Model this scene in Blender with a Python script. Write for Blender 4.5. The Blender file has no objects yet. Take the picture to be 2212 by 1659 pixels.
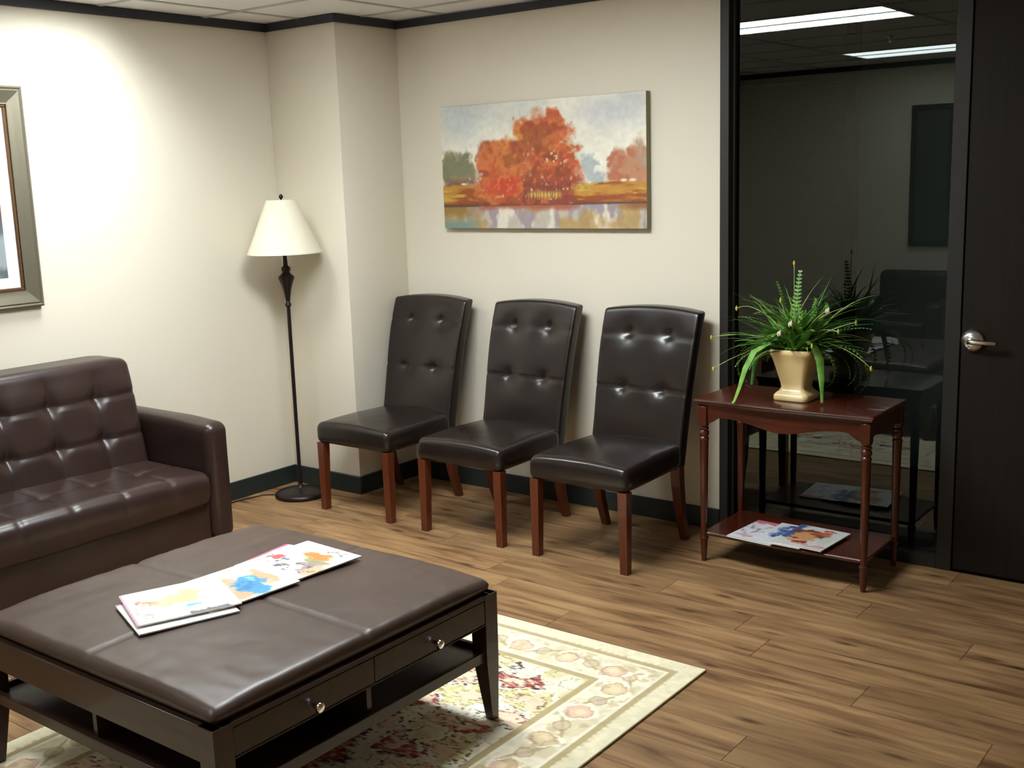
import bpy, bmesh, math, random
import numpy as np
from mathutils import Matrix, Vector
random.seed(7)
C = bpy.context.scene.collection
SC = bpy.context.scene

# ------------------------------------------------------------------ camera
cam_d = bpy.data.cameras.new('camera')
cam = bpy.data.objects.new('camera', cam_d); C.objects.link(cam)
cam_d.sensor_width = 36.0
cam_d.lens = 36.0 * 2422.067 / 2212.0
cam_d.clip_start = 0.02
RT = Vector((0.7956129, 0.6049816, -0.0315800)); UP = Vector((-0.0855500, 0.1638079, 0.9827757)); FW = Vector((-0.5997343, 0.7792074, -0.1820839))
M = Matrix.Identity(4)
for i in range(3):
    M[i][0] = RT[i]; M[i][1] = UP[i]; M[i][2] = -FW[i]
M[0][3], M[1][3], M[2][3] = 4.941811, -4.773158, 1.729131
cam.matrix_world = M
SC.camera = cam

# ------------------------------------------------------------------ world, light levels, exposure
wd = bpy.data.worlds.new('night'); SC.world = wd; wd.use_nodes = True
wd.node_tree.nodes['Background'].inputs[0].default_value = (0.6, 0.7, 0.8, 1)
wd.node_tree.nodes['Background'].inputs[1].default_value = 0.01
SC.view_settings.view_transform = 'Standard'
SC.view_settings.look = 'None'
SC.view_settings.gamma = 1.0
SC.view_settings.use_curve_mapping = False
SC.view_settings.exposure = 0.35
LIGHT_COL = (0.94, 1.0, 1.02)
P_WALL = 32.0                                  # watts of the louvred light above the sofa
L_MAIN, L_BACK = 33.0, 10.0                    # glow of the two lensed ceiling lights

# ------------------------------------------------------------------ helpers
def s2l(c):
    c = np.asarray(c, float) / 255.0
    return np.where(c <= 0.04045, c / 12.92, ((c + 0.055) / 1.055) ** 2.4)
def lin(r, g, b):
    v = s2l((r, g, b)); return (float(v[0]), float(v[1]), float(v[2]), 1.0)

def smooth01(a, b, x):
    t = np.clip((x - a) / (b - a), 0, 1); return t * t * (3 - 2 * t)

def vnoise(x, y, seed=0):
    """value noise on arrays"""
    xi = np.floor(x).astype(np.int64); yi = np.floor(y).astype(np.int64)
    fx = x - xi; fy = y - yi
    fx = fx * fx * (3 - 2 * fx); fy = fy * fy * (3 - 2 * fy)
    def h(a, b):
        n = (a * 374761393 + b * 668265263 + seed * 974711) & 0xffffffff
        n = ((n ^ (n >> 13)) * 1274126177) & 0xffffffff
        return ((n ^ (n >> 16)) & 0xffff) / 65535.0
    return (h(xi, yi) * (1 - fx) + h(xi + 1, yi) * fx) * (1 - fy) + (h(xi, yi + 1) * (1 - fx) + h(xi + 1, yi + 1) * fx) * fy
def fbm(x, y, seed=0, o=4):
    s = 0; a = 0.5
    for k in range(o):
        s = s + a * vnoise(x * 2 ** k, y * 2 ** k, seed + k); a *= 0.5
    return s / (1 - 0.5 ** o)

def mat(name, col, rough=0.5, metal=0.0, coat=0.0, spec=0.5):
    m = bpy.data.materials.new(name); m.use_nodes = True
    b = m.node_tree.nodes['Principled BSDF']
    b.inputs['Base Color'].default_value = col
    b.inputs['Roughness'].default_value = rough
    b.inputs['Metallic'].default_value = metal
    b.inputs['Coat Weight'].default_value = coat
    b.inputs['Specular IOR Level'].default_value = spec
    return m
def nd(m, t, **kw):
    n = m.node_tree.nodes.new(t)
    for k, v in kw.items(): setattr(n, k, v)
    return n
def lk(m, a, b): m.node_tree.links.new(a, b)
def bsdf(m): return m.node_tree.nodes['Principled BSDF']
def noise_bump(m, scale, strength, dist=0.002, detail=3, stretch=None):
    tc = nd(m, 'ShaderNodeTexCoord'); n = nd(m, 'ShaderNodeTexNoise'); bp = nd(m, 'ShaderNodeBump')
    n.inputs['Scale'].default_value = scale; n.inputs['Detail'].default_value = detail
    bp.inputs['Strength'].default_value = strength; bp.inputs['Distance'].default_value = dist
    src = tc.outputs['Object']
    if stretch:
        mp = nd(m, 'ShaderNodeMapping'); mp.inputs['Scale'].default_value = stretch
        lk(m, src, mp.inputs['Vector']); src = mp.outputs['Vector']
    lk(m, src, n.inputs['Vector']); lk(m, n.outputs['Fac'], bp.inputs['Height']); lk(m, bp.outputs['Normal'], bsdf(m).inputs['Normal'])
    return n
def noise_color(m, scale, c1, c2, lo=0.35, hi=0.65, stretch=None, detail=4, rnd=False):
    tc = nd(m, 'ShaderNodeTexCoord'); n = nd(m, 'ShaderNodeTexNoise'); r = nd(m, 'ShaderNodeValToRGB')
    n.inputs['Scale'].default_value = scale; n.inputs['Detail'].default_value = detail
    r.color_ramp.elements[0].position = lo; r.color_ramp.elements[0].color = c1
    r.color_ramp.elements[1].position = hi; r.color_ramp.elements[1].color = c2
    mp = nd(m, 'ShaderNodeMapping')
    if stretch: mp.inputs['Scale'].default_value = stretch
    lk(m, tc.outputs['Object'], mp.inputs['Vector']); lk(m, mp.outputs['Vector'], n.inputs['Vector'])
    if rnd:
        oi = nd(m, 'ShaderNodeObjectInfo'); mu = nd(m, 'ShaderNodeVectorMath', operation='SCALE'); mu.inputs[0].default_value = (7, 3, 11)
        lk(m, oi.outputs['Random'], mu.inputs['Scale']); lk(m, mu.outputs['Vector'], mp.inputs['Location'])
    lk(m, n.outputs['Fac'], r.inputs['Fac']); lk(m, r.outputs['Color'], bsdf(m).inputs['Base Color'])
    return r
def print_mat(name, rough, coat=0.0, spec=0.5):
    m = mat(name, (1, 1, 1, 1), rough, coat=coat, spec=spec)
    a = nd(m, 'ShaderNodeAttribute'); a.attribute_name = 'Col'
    lk(m, a.outputs['Color'], bsdf(m).inputs['Base Color'])
    return m

def link(o, parent=None):
    C.objects.link(o)
    if parent is not None: o.parent = parent
    return o
def meshobj(name, verts, faces, m, parent=None, smooth=False, loc=None):
    me = bpy.data.meshes.new(name); me.from_pydata([tuple(map(float, v)) for v in verts], [], [tuple(f) for f in faces]); me.update()
    if m is not None: me.materials.append(m)
    if smooth: me.polygons.foreach_set('use_smooth', [True] * len(me.polygons))
    o = bpy.data.objects.new(name, me)
    if loc is not None: o.location = loc
    return link(o, parent)
def bmobj(name, bm, m, parent=None, smooth=False, loc=None):
    me = bpy.data.meshes.new(name); bmesh.ops.recalc_face_normals(bm, faces=bm.faces); bm.to_mesh(me); bm.free()
    if m is not None: me.materials.append(m)
    if smooth:
        me.polygons.foreach_set('use_smooth', [True] * len(me.polygons)); me.set_sharp_from_angle(angle=math.radians(40))
    o = bpy.data.objects.new(name, me)
    if loc is not None: o.location = loc
    return link(o, parent)
def add_box(bm, x0, x1, y0, y1, z0, z1, bev=0.0, seg=2):
    vs = [bm.verts.new((x, y, z)) for x in (x0, x1) for y in (y0, y1) for z in (z0, z1)]
    fs = [bm.faces.new([vs[i] for i in f]) for f in ((0, 1, 3, 2), (4, 6, 7, 5), (0, 4, 5, 1), (2, 3, 7, 6), (0, 2, 6, 4), (1, 5, 7, 3))]
    if bev > 0:
        es = set(e for f in fs for e in f.edges)
        bmesh.ops.bevel(bm, geom=list(es), offset=bev, segments=seg, affect='EDGES', profile=0.5)
def box(name, x0, x1, y0, y1, z0, z1, m, parent=None, bev=0.0, seg=2, loc=None):
    bm = bmesh.new(); add_box(bm, x0, x1, y0, y1, z0, z1, bev, seg)
    return bmobj(name, bm, m, parent, smooth=bev > 0, loc=loc)
def add_prism(bm, pts, axis, a0, a1):
    """extrude a 2D outline along axis ('x','y','z')"""
    def P(p, a):
        return {'x': (a, p[0], p[1]), 'y': (p[0], a, p[1]), 'z': (p[0], p[1], a)}[axis]
    A = [bm.verts.new(P(p, a0)) for p in pts]; B = [bm.verts.new(P(p, a1)) for p in pts]
    n = len(pts); bm.faces.new(A); bm.faces.new(B)
    for i in range(n): bm.faces.new((A[i], A[(i + 1) % n], B[(i + 1) % n], B[i]))
def prism(name, pts, axis, a0, a1, m, parent=None, loc=None):
    bm = bmesh.new(); add_prism(bm, pts, axis, a0, a1)
    return bmobj(name, bm, m, parent, loc=loc)
def lathe(name, prof, m, parent=None, seg=32, loc=None, closed=True):
    v = []; f = []
    for r, z in prof:
        for k in range(seg):
            a = 2 * math.pi * k / seg; v.append((r * math.cos(a), r * math.sin(a), z))
    for i in range(len(prof) - 1):
        for k in range(seg):
            k2 = (k + 1) % seg; f.append((i * seg + k, i * seg + k2, (i + 1) * seg + k2, (i + 1) * seg + k))
    if closed:
        f.append(tuple(range(seg))[::-1]); f.append(tuple((len(prof) - 1) * seg + k for k in range(seg)))
    o = meshobj(name, v, f, m, parent, True, loc)
    o.data.set_sharp_from_angle(angle=math.radians(50))
    return o
def tube(name, pts, rad, m, parent=None, seg=8, loc=None):
    pts = [Vector(p) for p in pts]; v = []; f = []
    rads = rad if isinstance(rad, (list, tuple)) else [rad] * len(pts)
    for i, p in enumerate(pts):
        d = (pts[min(i + 1, len(pts) - 1)] - pts[max(i - 1, 0)]).normalized()
        a = d.cross(Vector((0, 0, 1))); a = a.normalized() if a.length > 1e-4 else Vector((1, 0, 0)); b = d.cross(a).normalized()
        for k in range(seg):
            t = 2 * math.pi * k / seg; v.append(p + (a * math.cos(t) + b * math.sin(t)) * rads[i])
    for i in range(len(pts) - 1):
        for k in range(seg):
            k2 = (k + 1) % seg; f.append((i * seg + k, i * seg + k2, (i + 1) * seg + k2, (i + 1) * seg + k))
    f.append(tuple(range(seg))[::-1]); f.append(tuple((len(pts) - 1) * seg + k for k in range(seg)))
    return meshobj(name, v, f, m, parent, True, loc)

def axis_pts(h, r, step):
    """samples from -h to h, dense within r of the ends"""
    e = [-h + r * (1 - math.cos(math.pi / 2 * k / 4)) for k in range(5)]
    n = max(2, int(round((2 * h - 2 * r) / step)))
    mid = list(np.linspace(-h + r, h - r, n + 1))[1:-1]
    return np.array(e + mid + [-x for x in reversed(e)])
def soft_box(name, x0, x1, y0, y1, z0, z1, r, m, parent=None, step=0.02, disp=None, loc=None):
    """rounded box as one even grid mesh; disp(P) moves the points (N,3)->(N,3)"""
    h = np.array([(x1 - x0) / 2, (y1 - y0) / 2, (z1 - z0) / 2]); c = np.array([(x1 + x0) / 2, (y1 + y0) / 2, (z1 + z0) / 2])
    ax = [axis_pts(h[i], r, step) for i in range(3)]
    idx = {}; V = []; F = []
    def vid(i, j, k):
        key = (i, j, k)
        if key not in idx: idx[key] = len(V); V.append((ax[0][i], ax[1][j], ax[2][k]))
        return idx[key]
    n = [len(a) for a in ax]
    for j in range(n[1] - 1):
        for k in range(n[2] - 1):
            for i, fl in ((0, 1), (n[0] - 1, 0)):
                q = [vid(i, j, k), vid(i, j + 1, k), vid(i, j + 1, k + 1), vid(i, j, k + 1)]; F.append(q[::-1] if fl else q)
    for i in range(n[0] - 1):
        for k in range(n[2] - 1):
            for j, fl in ((0, 0), (n[1] - 1, 1)):
                q = [vid(i, j, k), vid(i + 1, j, k), vid(i + 1, j, k + 1), vid(i, j, k + 1)]; F.append(q[::-1] if fl else q)
    for i in range(n[0] - 1):
        for j in range(n[1] - 1):
            for k, fl in ((0, 1), (n[2] - 1, 0)):
                q = [vid(i, j, k), vid(i + 1, j, k), vid(i + 1, j + 1, k), vid(i, j + 1, k)]; F.append(q[::-1] if fl else q)
    V = np.array(V); inner = np.clip(V, -(h - r), h - r); d = V - inner
    L = np.maximum(np.abs(d).max(axis=1, keepdims=True), 1e-9); nn = np.linalg.norm(d, axis=1, keepdims=True)
    V = inner + d / np.maximum(nn, 1e-9) * np.minimum(L, r) + c
    if disp is not None: V = disp(V)
    return meshobj(name, V, F, m, parent, True, loc)
def paint(o, cols):
    at = o.data.color_attributes.new('Col', 'FLOAT_COLOR', 'POINT')
    a = np.ones((len(cols), 4), np.float32); a[:, :3] = cols
    at.data.foreach_set('color', a.ravel())
def sheet(name, w, h, nu, nv, fn, m, parent=None, loc=None, frame='xy'):
    """printed grid; fn(u,v) -> sRGB 0..255 array; v runs up"""
    u, v = np.meshgrid(np.linspace(0, 1, nu + 1), np.linspace(0, 1, nv + 1))
    u = u.ravel(); v = v.ravel()
    if frame == 'xy': V = np.stack([(u - .5) * w, (v - .5) * h, 0 * u], 1)
    elif frame == 'xz': V = np.stack([(u - .5) * w, 0 * u, (v - .5) * h], 1)
    else: V = np.stack([0 * u, (u - .5) * w, (v - .5) * h], 1)
    F = [(j * (nu + 1) + i, j * (nu + 1) + i + 1, (j + 1) * (nu + 1) + i + 1, (j + 1) * (nu + 1) + i) for j in range(nv) for i in range(nu)]
    o = meshobj(name, V, F, m, parent, False, loc)
    paint(o, s2l(np.clip(fn(u, v), 0, 255)))
    return o

def thing(name, label, cat, loc=(0, 0, 0), rz=0.0, group=None):
    o = bpy.data.objects.new(name, None); link(o); o.location = loc; o.rotation_euler = (0, 0, rz)
    o.empty_display_size = 0.1
    o['label'] = label; o['category'] = cat
    if group: o['group'] = group
    return o
def tag(o, label, cat, group=None):
    o['label'] = label; o['category'] = cat
    if group: o['group'] = group
    return o
def struct(o, label=None):
    o['kind'] = 'structure'
    if label: o['label'] = label
    return o
def dup(root, loc, rz, label):
    r = root.copy(); link(r); r.location = loc; r.rotation_euler = (0, 0, rz); r['label'] = label
    for ch in list(root.children):
        c = ch.copy(); link(c, r)
        for g in ch.children: link(g.copy(), c)
    return r

# ------------------------------------------------------------------ materials
H = 2.59                                        # ceiling height
wall_m = mat('wall_paint', lin(224, 216, 198), 0.75, spec=0.3); noise_bump(wall_m, 220, 0.15, 0.001)
trim_m = mat('trim_charcoal', lin(44, 46, 56), 0.5)
base_m = mat('baseboard_vinyl', lin(36, 44, 42), 0.45)
tile_m = mat('ceiling_tile', lin(238, 238, 240), 0.95, spec=0.1); noise_bump(tile_m, 160, 0.5, 0.002, 6)
tbar_m = mat('ceiling_grid', lin(190, 190, 190), 0.6)
bronze_m = mat('dark_bronze_frame', lin(42, 40, 36), 0.5, spec=0.35); noise_bump(bronze_m, 60, 0.05)
door_m = mat('dark_door_veneer', lin(34, 26, 18), 0.6, spec=0.25)
noise_color(door_m, 6, lin(22, 17, 11), lin(32, 24, 15), 0.3, 0.7, (8, 1, 0.5))
steel_m = mat('satin_chrome', (0.75, 0.75, 0.74, 1), 0.2, 1.0)
knob_m = mat('bright_nickel', (0.8, 0.79, 0.76, 1), 0.15, 1.0)
white_m = mat('white_metal', lin(225, 225, 222), 0.5)

def leather(name, col, col2, rough):
    m = mat(name, col, rough, coat=0.0, spec=0.5)
    noise_color(m, 9, col, col2, 0.3, 0.7)
    noise_bump(m, 420, 0.18, 0.0008, 4)
    return m
chair_lm = leather('chair_leather', lin(30, 24, 22), lin(36, 28, 25), 0.25)
sofa_lm = leather('sofa_leather', lin(46, 32, 29), lin(54, 38, 34), 0.32)
otto_lm = leather('ottoman_leather', lin(66, 50, 43), lin(74, 57, 49), 0.38)
seam_m = mat('seam_thread', lin(30, 22, 19), 0.6)
def woodm(name, c1, c2, rough, coat=0.2, stretch=(2, 2, 22)):
    m = mat(name, c1, rough, coat=coat); noise_color(m, 3, c1, c2, 0.3, 0.7, stretch, 5); return m
cherry_m = woodm('cherry_legs', lin(80, 35, 17), lin(102, 47, 23), 0.35, stretch=(22, 22, 1.5))
mahog_leg_m = woodm('mahogany_legs', lin(62, 23, 11), lin(84, 34, 15), 0.25, 0.3, stretch=(14, 14, 1.5))
mahog_m = woodm('mahogany', lin(58, 21, 11), lin(84, 34, 15), 0.25, 0.35, stretch=(1.5, 14, 14))
espresso_m = woodm('espresso_wood', lin(46, 30, 21), lin(58, 38, 26), 0.38, 0.1, stretch=(1.5, 14, 14))
iron_m = mat('oiled_bronze', lin(44, 36, 36), 0.38, 0.6)
shade_m = mat('ivory_shade', lin(226, 221, 200), 0.8, spec=0.2); noise_bump(shade_m, 300, 0.1, 0.0006)
pot_m = mat('cream_glaze', lin(226, 200, 142), 0.28, coat=0.4); noise_color(pot_m, 7, lin(236, 206, 142), lin(246, 222, 166), 0.35, 0.65)
soil_m = mat('moss', lin(40, 44, 22), 0.95)
leafA = mat('leaf_green', lin(80, 134, 48), 0.55); noise_color(leafA, 14, lin(78, 136, 42), lin(136, 186, 82), 0.35, 0.7)
leafB = mat('leaf_deep', lin(48, 92, 36), 0.55); noise_color(leafB, 14, lin(56, 108, 36), lin(100, 156, 60), 0.35, 0.7)
leafC = mat('leaf_pale', lin(146, 164, 92), 0.6); noise_color(leafC, 14, lin(140, 168, 76), lin(200, 206, 140), 0.35, 0.7)
bud_m = mat('yellow_bud', lin(206, 186, 62), 0.6)
petal_m = mat('cream_petal', lin(224, 214, 186), 0.6)
canvas_m = print_mat('painted_canvas', 0.6); noise_bump(canvas_m, 500, 0.2, 0.0008)
canvas_side_m = mat('canvas_side', lin(140, 134, 104), 0.8)
silver_m = mat('champagne_frame', lin(126, 120, 102), 0.35, 0.55); noise_bump(silver_m, 40, 0.15, 0.001, 4, (1, 30, 1))
copper_m = mat('frame_lip', lin(120, 88, 62), 0.35, 0.5)
matboard_m = mat('mat_board', lin(228, 230, 224), 0.85)
print_m = print_mat('framed_print', 0.35)
cover_m = print_mat('glossy_cover', 0.3, coat=0.3)
page_m = mat('page_edges', lin(224, 222, 214), 0.7)
rug_m = print_mat('woven_rug', 0.95, spec=0.1); noise_bump(rug_m, 260, 0.7, 0.003, 4)
rugedge_m = mat('rug_binding', lin(196, 186, 150), 0.95, spec=0.1)
blind_m = mat('blind_slats', lin(176, 186, 182), 0.6)
hall_m = mat('hall_paint', lin(176, 182, 180), 0.8)
hallfloor_m = mat('hall_carpet', lin(70, 74, 70), 0.95)

# floor boards: colour varies board by board, grain along X, knots
plank_m = mat('vinyl_plank', lin(140, 100, 62), 0.5, coat=0.06, spec=0.35)
def build_plank_material(m):
    b = bsdf(m); tc = nd(m, 'ShaderNodeTexCoord'); oi = nd(m, 'ShaderNodeObjectInfo')
    sc = nd(m, 'ShaderNodeVectorMath', operation='SCALE'); sc.inputs[0].default_value = (17.3, 5.1, 9.7); lk(m, oi.outputs['Random'], sc.inputs['Scale'])
    ad = nd(m, 'ShaderNodeVectorMath', operation='ADD'); lk(m, tc.outputs['Object'], ad.inputs[0]); lk(m, sc.outputs['Vector'], ad.inputs[1])
    m1 = nd(m, 'ShaderNodeMapping'); m1.inputs['Scale'].default_value = (1.6, 13, 1); lk(m, ad.outputs['Vector'], m1.inputs['Vector'])
    n1 = nd(m, 'ShaderNodeTexNoise'); n1.inputs['Scale'].default_value = 1.6; n1.inputs['Detail'].default_value = 6; n1.inputs['Distortion'].default_value = 0.6
    lk(m, m1.outputs['Vector'], n1.inputs['Vector'])
    r1 = nd(m, 'ShaderNodeValToRGB'); e = r1.color_ramp.elements
    e[0].position = 0.28; e[0].color = lin(100, 71, 47); e[1].position = 0.72; e[1].color = lin(172, 138, 98)
    x = e.new(0.42); x.color = lin(136, 103, 69); x = e.new(0.56); x.color = lin(153, 119, 81)
    lk(m, n1.outputs['Fac'], r1.inputs['Fac'])
    # per board tone
    hsv = nd(m, 'ShaderNodeHueSaturation'); mr = nd(m, 'ShaderNodeMapRange'); mr.inputs['To Min'].default_value = 0.84; mr.inputs['To Max'].default_value = 1.1
    lk(m, oi.outputs['Random'], mr.inputs['Value']); lk(m, mr.outputs['Result'], hsv.inputs['Value']); lk(m, r1.outputs['Color'], hsv.inputs['Color'])
    # knots and dark streaks
    m2 = nd(m, 'ShaderNodeMapping'); m2.inputs['Scale'].default_value = (2.6, 9, 1); lk(m, ad.outputs['Vector'], m2.inputs['Vector'])
    vo = nd(m, 'ShaderNodeTexVoronoi'); vo.inputs['Scale'].default_value = 1.0; lk(m, m2.outputs['Vector'], vo.inputs['Vector'])
    r2 = nd(m, 'ShaderNodeValToRGB'); r2.color_ramp.elements[0].position = 0.03; r2.color_ramp.elements[0].color = (0.28, 0.22, 0.2, 1); r2.color_ramp.elements[1].position = 0.17; r2.color_ramp.elements[1].color = (1, 1, 1, 1)
    lk(m, vo.outputs['Distance'], r2.inputs['Fac'])
    m3 = nd(m, 'ShaderNodeMapping'); m3.inputs['Scale'].default_value = (1.1, 9, 1); lk(m, ad.outputs['Vector'], m3.inputs['Vector'])
    n3 = nd(m, 'ShaderNodeTexNoise'); n3.inputs['Scale'].default_value = 1.3; n3.inputs['Detail'].default_value = 3; lk(m, m3.outputs['Vector'], n3.inputs['Vector'])
    r3 = nd(m, 'ShaderNodeValToRGB'); r3.color_ramp.elements[0].position = 0.3; r3.color_ramp.elements[0].color = (0.5, 0.42, 0.4, 1); r3.color_ramp.elements[1].position = 0.44; r3.color_ramp.elements[1].color = (1, 1, 1, 1)
    lk(m, n3.outputs['Fac'], r3.inputs['Fac'])
    a = nd(m, 'ShaderNodeMix', data_type='RGBA', blend_type='MULTIPLY'); a.inputs['Factor'].default_value = 1.0
    lk(m, hsv.outputs['Color'], a.inputs['A']); lk(m, r2.outputs['Color'], a.inputs['B'])
    c = nd(m, 'ShaderNodeMix', data_type='RGBA', blend_type='MULTIPLY'); c.inputs['Factor'].default_value = 1.0
    lk(m, a.outputs['Result'], c.inputs['A']); lk(m, r3.outputs['Color'], c.inputs['B'])
    lk(m, c.outputs['Result'], b.inputs['Base Color'])
    bp = nd(m, 'ShaderNodeBump'); bp.inputs['Strength'].default_value = 0.15; bp.inputs['Distance'].default_value = 0.002
    lk(m, n1.outputs['Fac'], bp.inputs['Height']); lk(m, bp.outputs['Normal'], b.inputs['Normal'])
build_plank_material(plank_m)

glass_m = bpy.data.materials.new('tinted_glass'); glass_m.use_nodes = True
def build_glass(m):
    nt = m.node_tree; nt.nodes.clear()
    out = nd(m, 'ShaderNodeOutputMaterial'); mx = nd(m, 'ShaderNodeMixShader'); tr = nd(m, 'ShaderNodeBsdfTransparent'); gl = nd(m, 'ShaderNodeBsdfGlossy'); fr = nd(m, 'ShaderNodeFresnel')
    tr.inputs['Color'].default_value = (0.34, 0.38, 0.36, 1); gl.inputs['Roughness'].default_value = 0.0; gl.inputs['Color'].default_value = (0.92, 1.0, 0.96, 1); fr.inputs['IOR'].default_value = 1.72
    lk(m, fr.outputs['Fac'], mx.inputs['Fac']); lk(m, tr.outputs['BSDF'], mx.inputs[1]); lk(m, gl.outputs['BSDF'], mx.inputs[2]); lk(m, mx.outputs['Shader'], out.inputs['Surface'])
build_glass(glass_m)
def glow(name, strength):
    m = bpy.data.materials.new(name); m.use_nodes = True; m.node_tree.nodes.clear()
    o = nd(m, 'ShaderNodeOutputMaterial'); e = nd(m, 'ShaderNodeEmission'); e.inputs['Color'].default_value = (*LIGHT_COL, 1); e.inputs['Strength'].default_value = strength
    lk(m, e.outputs['Emission'], o.inputs['Surface']); return m

# ------------------------------------------------------------------ room shell
XR, YB = 8.0, -5.15           # right wall, wall behind the camera
CW, CD = 0.538, 0.474         # corner pier: width, depth
WE = 2.52                     # end of the painted wall, start of the window frame
WX1, DX0, DX1 = 3.60, 3.622, 4.54
# floor: a slab with individual boards on it
fl = struct(box('floor', 0, XR, YB, 0.0, -0.06, -0.0035, mat('floor_joint', lin(58, 40, 26), 0.8)), 'brown wood plank floor with darker knots')
PW, PL = 0.18, 1.22
pm = {}
def plank_mesh(L, W):
    key = (round(L, 3), round(W, 3))
    if key not in pm:
        bm = bmesh.new(); e = 0.0012
        b = [bm.verts.new((x, y, -0.0035)) for x, y in ((0, 0), (L, 0), (L, W), (0, W))]
        t = [bm.verts.new((x, y, 0.0)) for x, y in ((e, e), (L - e, e), (L - e, W - e), (e, W - e))]
        bm.faces.new(t)
        for i in range(4): bm.faces.new((b[i], b[(i + 1) % 4], t[(i + 1) % 4], t[i]))
        me = bpy.data.meshes.new('plank'); bm.to_mesh(me); bm.free(); me.materials.append(plank_m); pm[key] = me
    return pm[key]
row = 0; y = 0.0
while y > YB + 0.001:
    y0 = max(YB, y - PW); x = -((row * 0.47 + 0.31 * (row % 3)) % PL)
    while x < XR - 0.001:
        xa, xb = max(0, x), min(XR, x + PL)
        if xb - xa > 0.02:
            o = bpy.data.objects.new('plank', plank_mesh(xb - xa, y - y0)); link(o, fl); o.location = (xa, y0, 0)
        x += PL
    y = y0; row += 1
# walls
struct(box('wall_left', -0.1, 0, YB - 0.1, 0.1, 0, H, wall_m))
struct(box('wall_corner_pier', 0, CW, -CD, 0.0, 0, H, wall_m, bev=0.004, seg=2))
struct(box('wall_back', 0.0, WE, 0, 0.11, 0, H, wall_m))
struct(box('wall_back_right', DX1 + 0.06, XR, 0, 0.11, 0, H, wall_m))
struct(box('wall_right', XR, XR + 0.1, YB - 0.1, 0.1, 0, H, wall_m))
struct(box('wall_front', 0, XR, YB - 0.1, YB, 0, H, wall_m))
# ceiling: slab, tiles and grid bars, with openings where the lamps sit
ce = struct(box('ceiling', 0, XR, YB, 0.11, H + 0.16, H + 0.20, tbar_m), 'suspended ceiling of pale acoustic tiles')
GX = [0.0, 0.28, 0.89, 1.48, 2.70, 3.92, 5.14, 6.36, 7.58, XR]
GY = [0.0]; yy = -0.28
while yy > YB: GY.append(yy); yy -= 0.61
GY.append(YB)
LAMPS = [(0.28, 0.89, -2.11, -1.50), (1.48, 2.70, -2.11, -1.50), (1.48, 2.70, -4.55, -3.94)]
def free_rects(x0, x1, y0, y1):
    for a, b, c, d in LAMPS:
        if abs(c - y0) < 0.02 and a < x1 - 0.02 and b > x0 + 0.02:
            return [(p, q) for p, q in ((x0, a), (b, x1)) if q - p > 0.03]
    return [(x0, x1)]
for i in range(len(GX) - 1):
    for j in range(len(GY) - 1):
        for xa, xb in free_rects(GX[i], GX[i + 1], GY[j + 1], GY[j]):
            ti = box('ceiling_tile', xa + 0.006, xb - 0.006, GY[j + 1] + 0.006, GY[j] - 0.006, H + 0.004, H + 0.02, tile_m, ce)
for gx in GX[1:-1]: box('grid_bar', gx - 0.011, gx + 0.011, YB, 0, H - 0.001, H + 0.006, tbar_m, ce)
for gy in GY[1:-1]: box('grid_bar', 0, XR, gy - 0.011, gy + 0.011, H - 0.002, H + 0.005, tbar_m, ce)
# dark ceiling trim and baseboard, one length for each stretch of wall
TH, BH, TT = 0.041, 0.103, 0.012
tn = [0]
def run(x0, x1, y0, y1, side):
    tn[0] += 1
    struct(box('trim_%d' % tn[0], x0, x1, y0, y1, H - TH, H - 0.0005, trim_m), 'dark charcoal ceiling trim strip')
    sb = box('baseboard_%s' % side, x0, x1, y0, y1, 0.0, BH, base_m, bev=0.003, seg=1)
    struct(sb, 'dark vinyl cove baseboard')
run(0, TT, YB, -CD - 0.0, 'left')
run(TT, CW + TT, -CD - TT, -CD, 'pier_front')
run(CW, CW + TT, -CD, 0, 'pier_side')
run(CW + TT, WE, -TT, 0, 'back')
run(DX1 + 0.06, XR, -TT, 0, 'back_right')
run(XR - TT, XR, YB, -TT, 'right')
run(TT, XR - TT, YB, YB + TT, 'front')

# window beside the door: bronze frame and one tinted pane
win = bpy.data.objects.new('window_1', None); link(win); struct(win, 'tall dark-framed interior window reflecting the ceiling lights')
win.location = (WE, 0, 0)
GYY = 0.05
box('frame_jamb', 0, 0.045, -0.006, 0.11, 0, H, bronze_m, win, 0.002, 1)
box('frame_jamb', WX1 - WE - 0.045, DX0 - WE - 0.004, -0.006, 0.11, 0, H, bronze_m, win, 0.002, 1)
box('frame_sill', 0.045, WX1 - WE - 0.045, -0.004, 0.11, 0, 0.05, bronze_m, win, 0.002, 1)
box('frame_head', 0.045, WX1 - WE - 0.045, -0.004, 0.11, H - 0.04, H, bronze_m, win, 0.002, 1)
box('glazing_stop', 0.045, 0.055, 0.035, 0.075, 0.05, H - 0.04, bronze_m, win)
box('glazing_stop', WX1 - WE - 0.055, WX1 - WE - 0.045, 0.035, 0.075, 0.05, H - 0.04, bronze_m, win)
meshobj('pane', [(0.05, GYY, 0.045), (1.04, GYY, 0.045), (1.04, GYY, H - 0.035), (0.05, GYY, H - 0.035)], [(0, 1, 2, 3)], glass_m, win)
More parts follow.
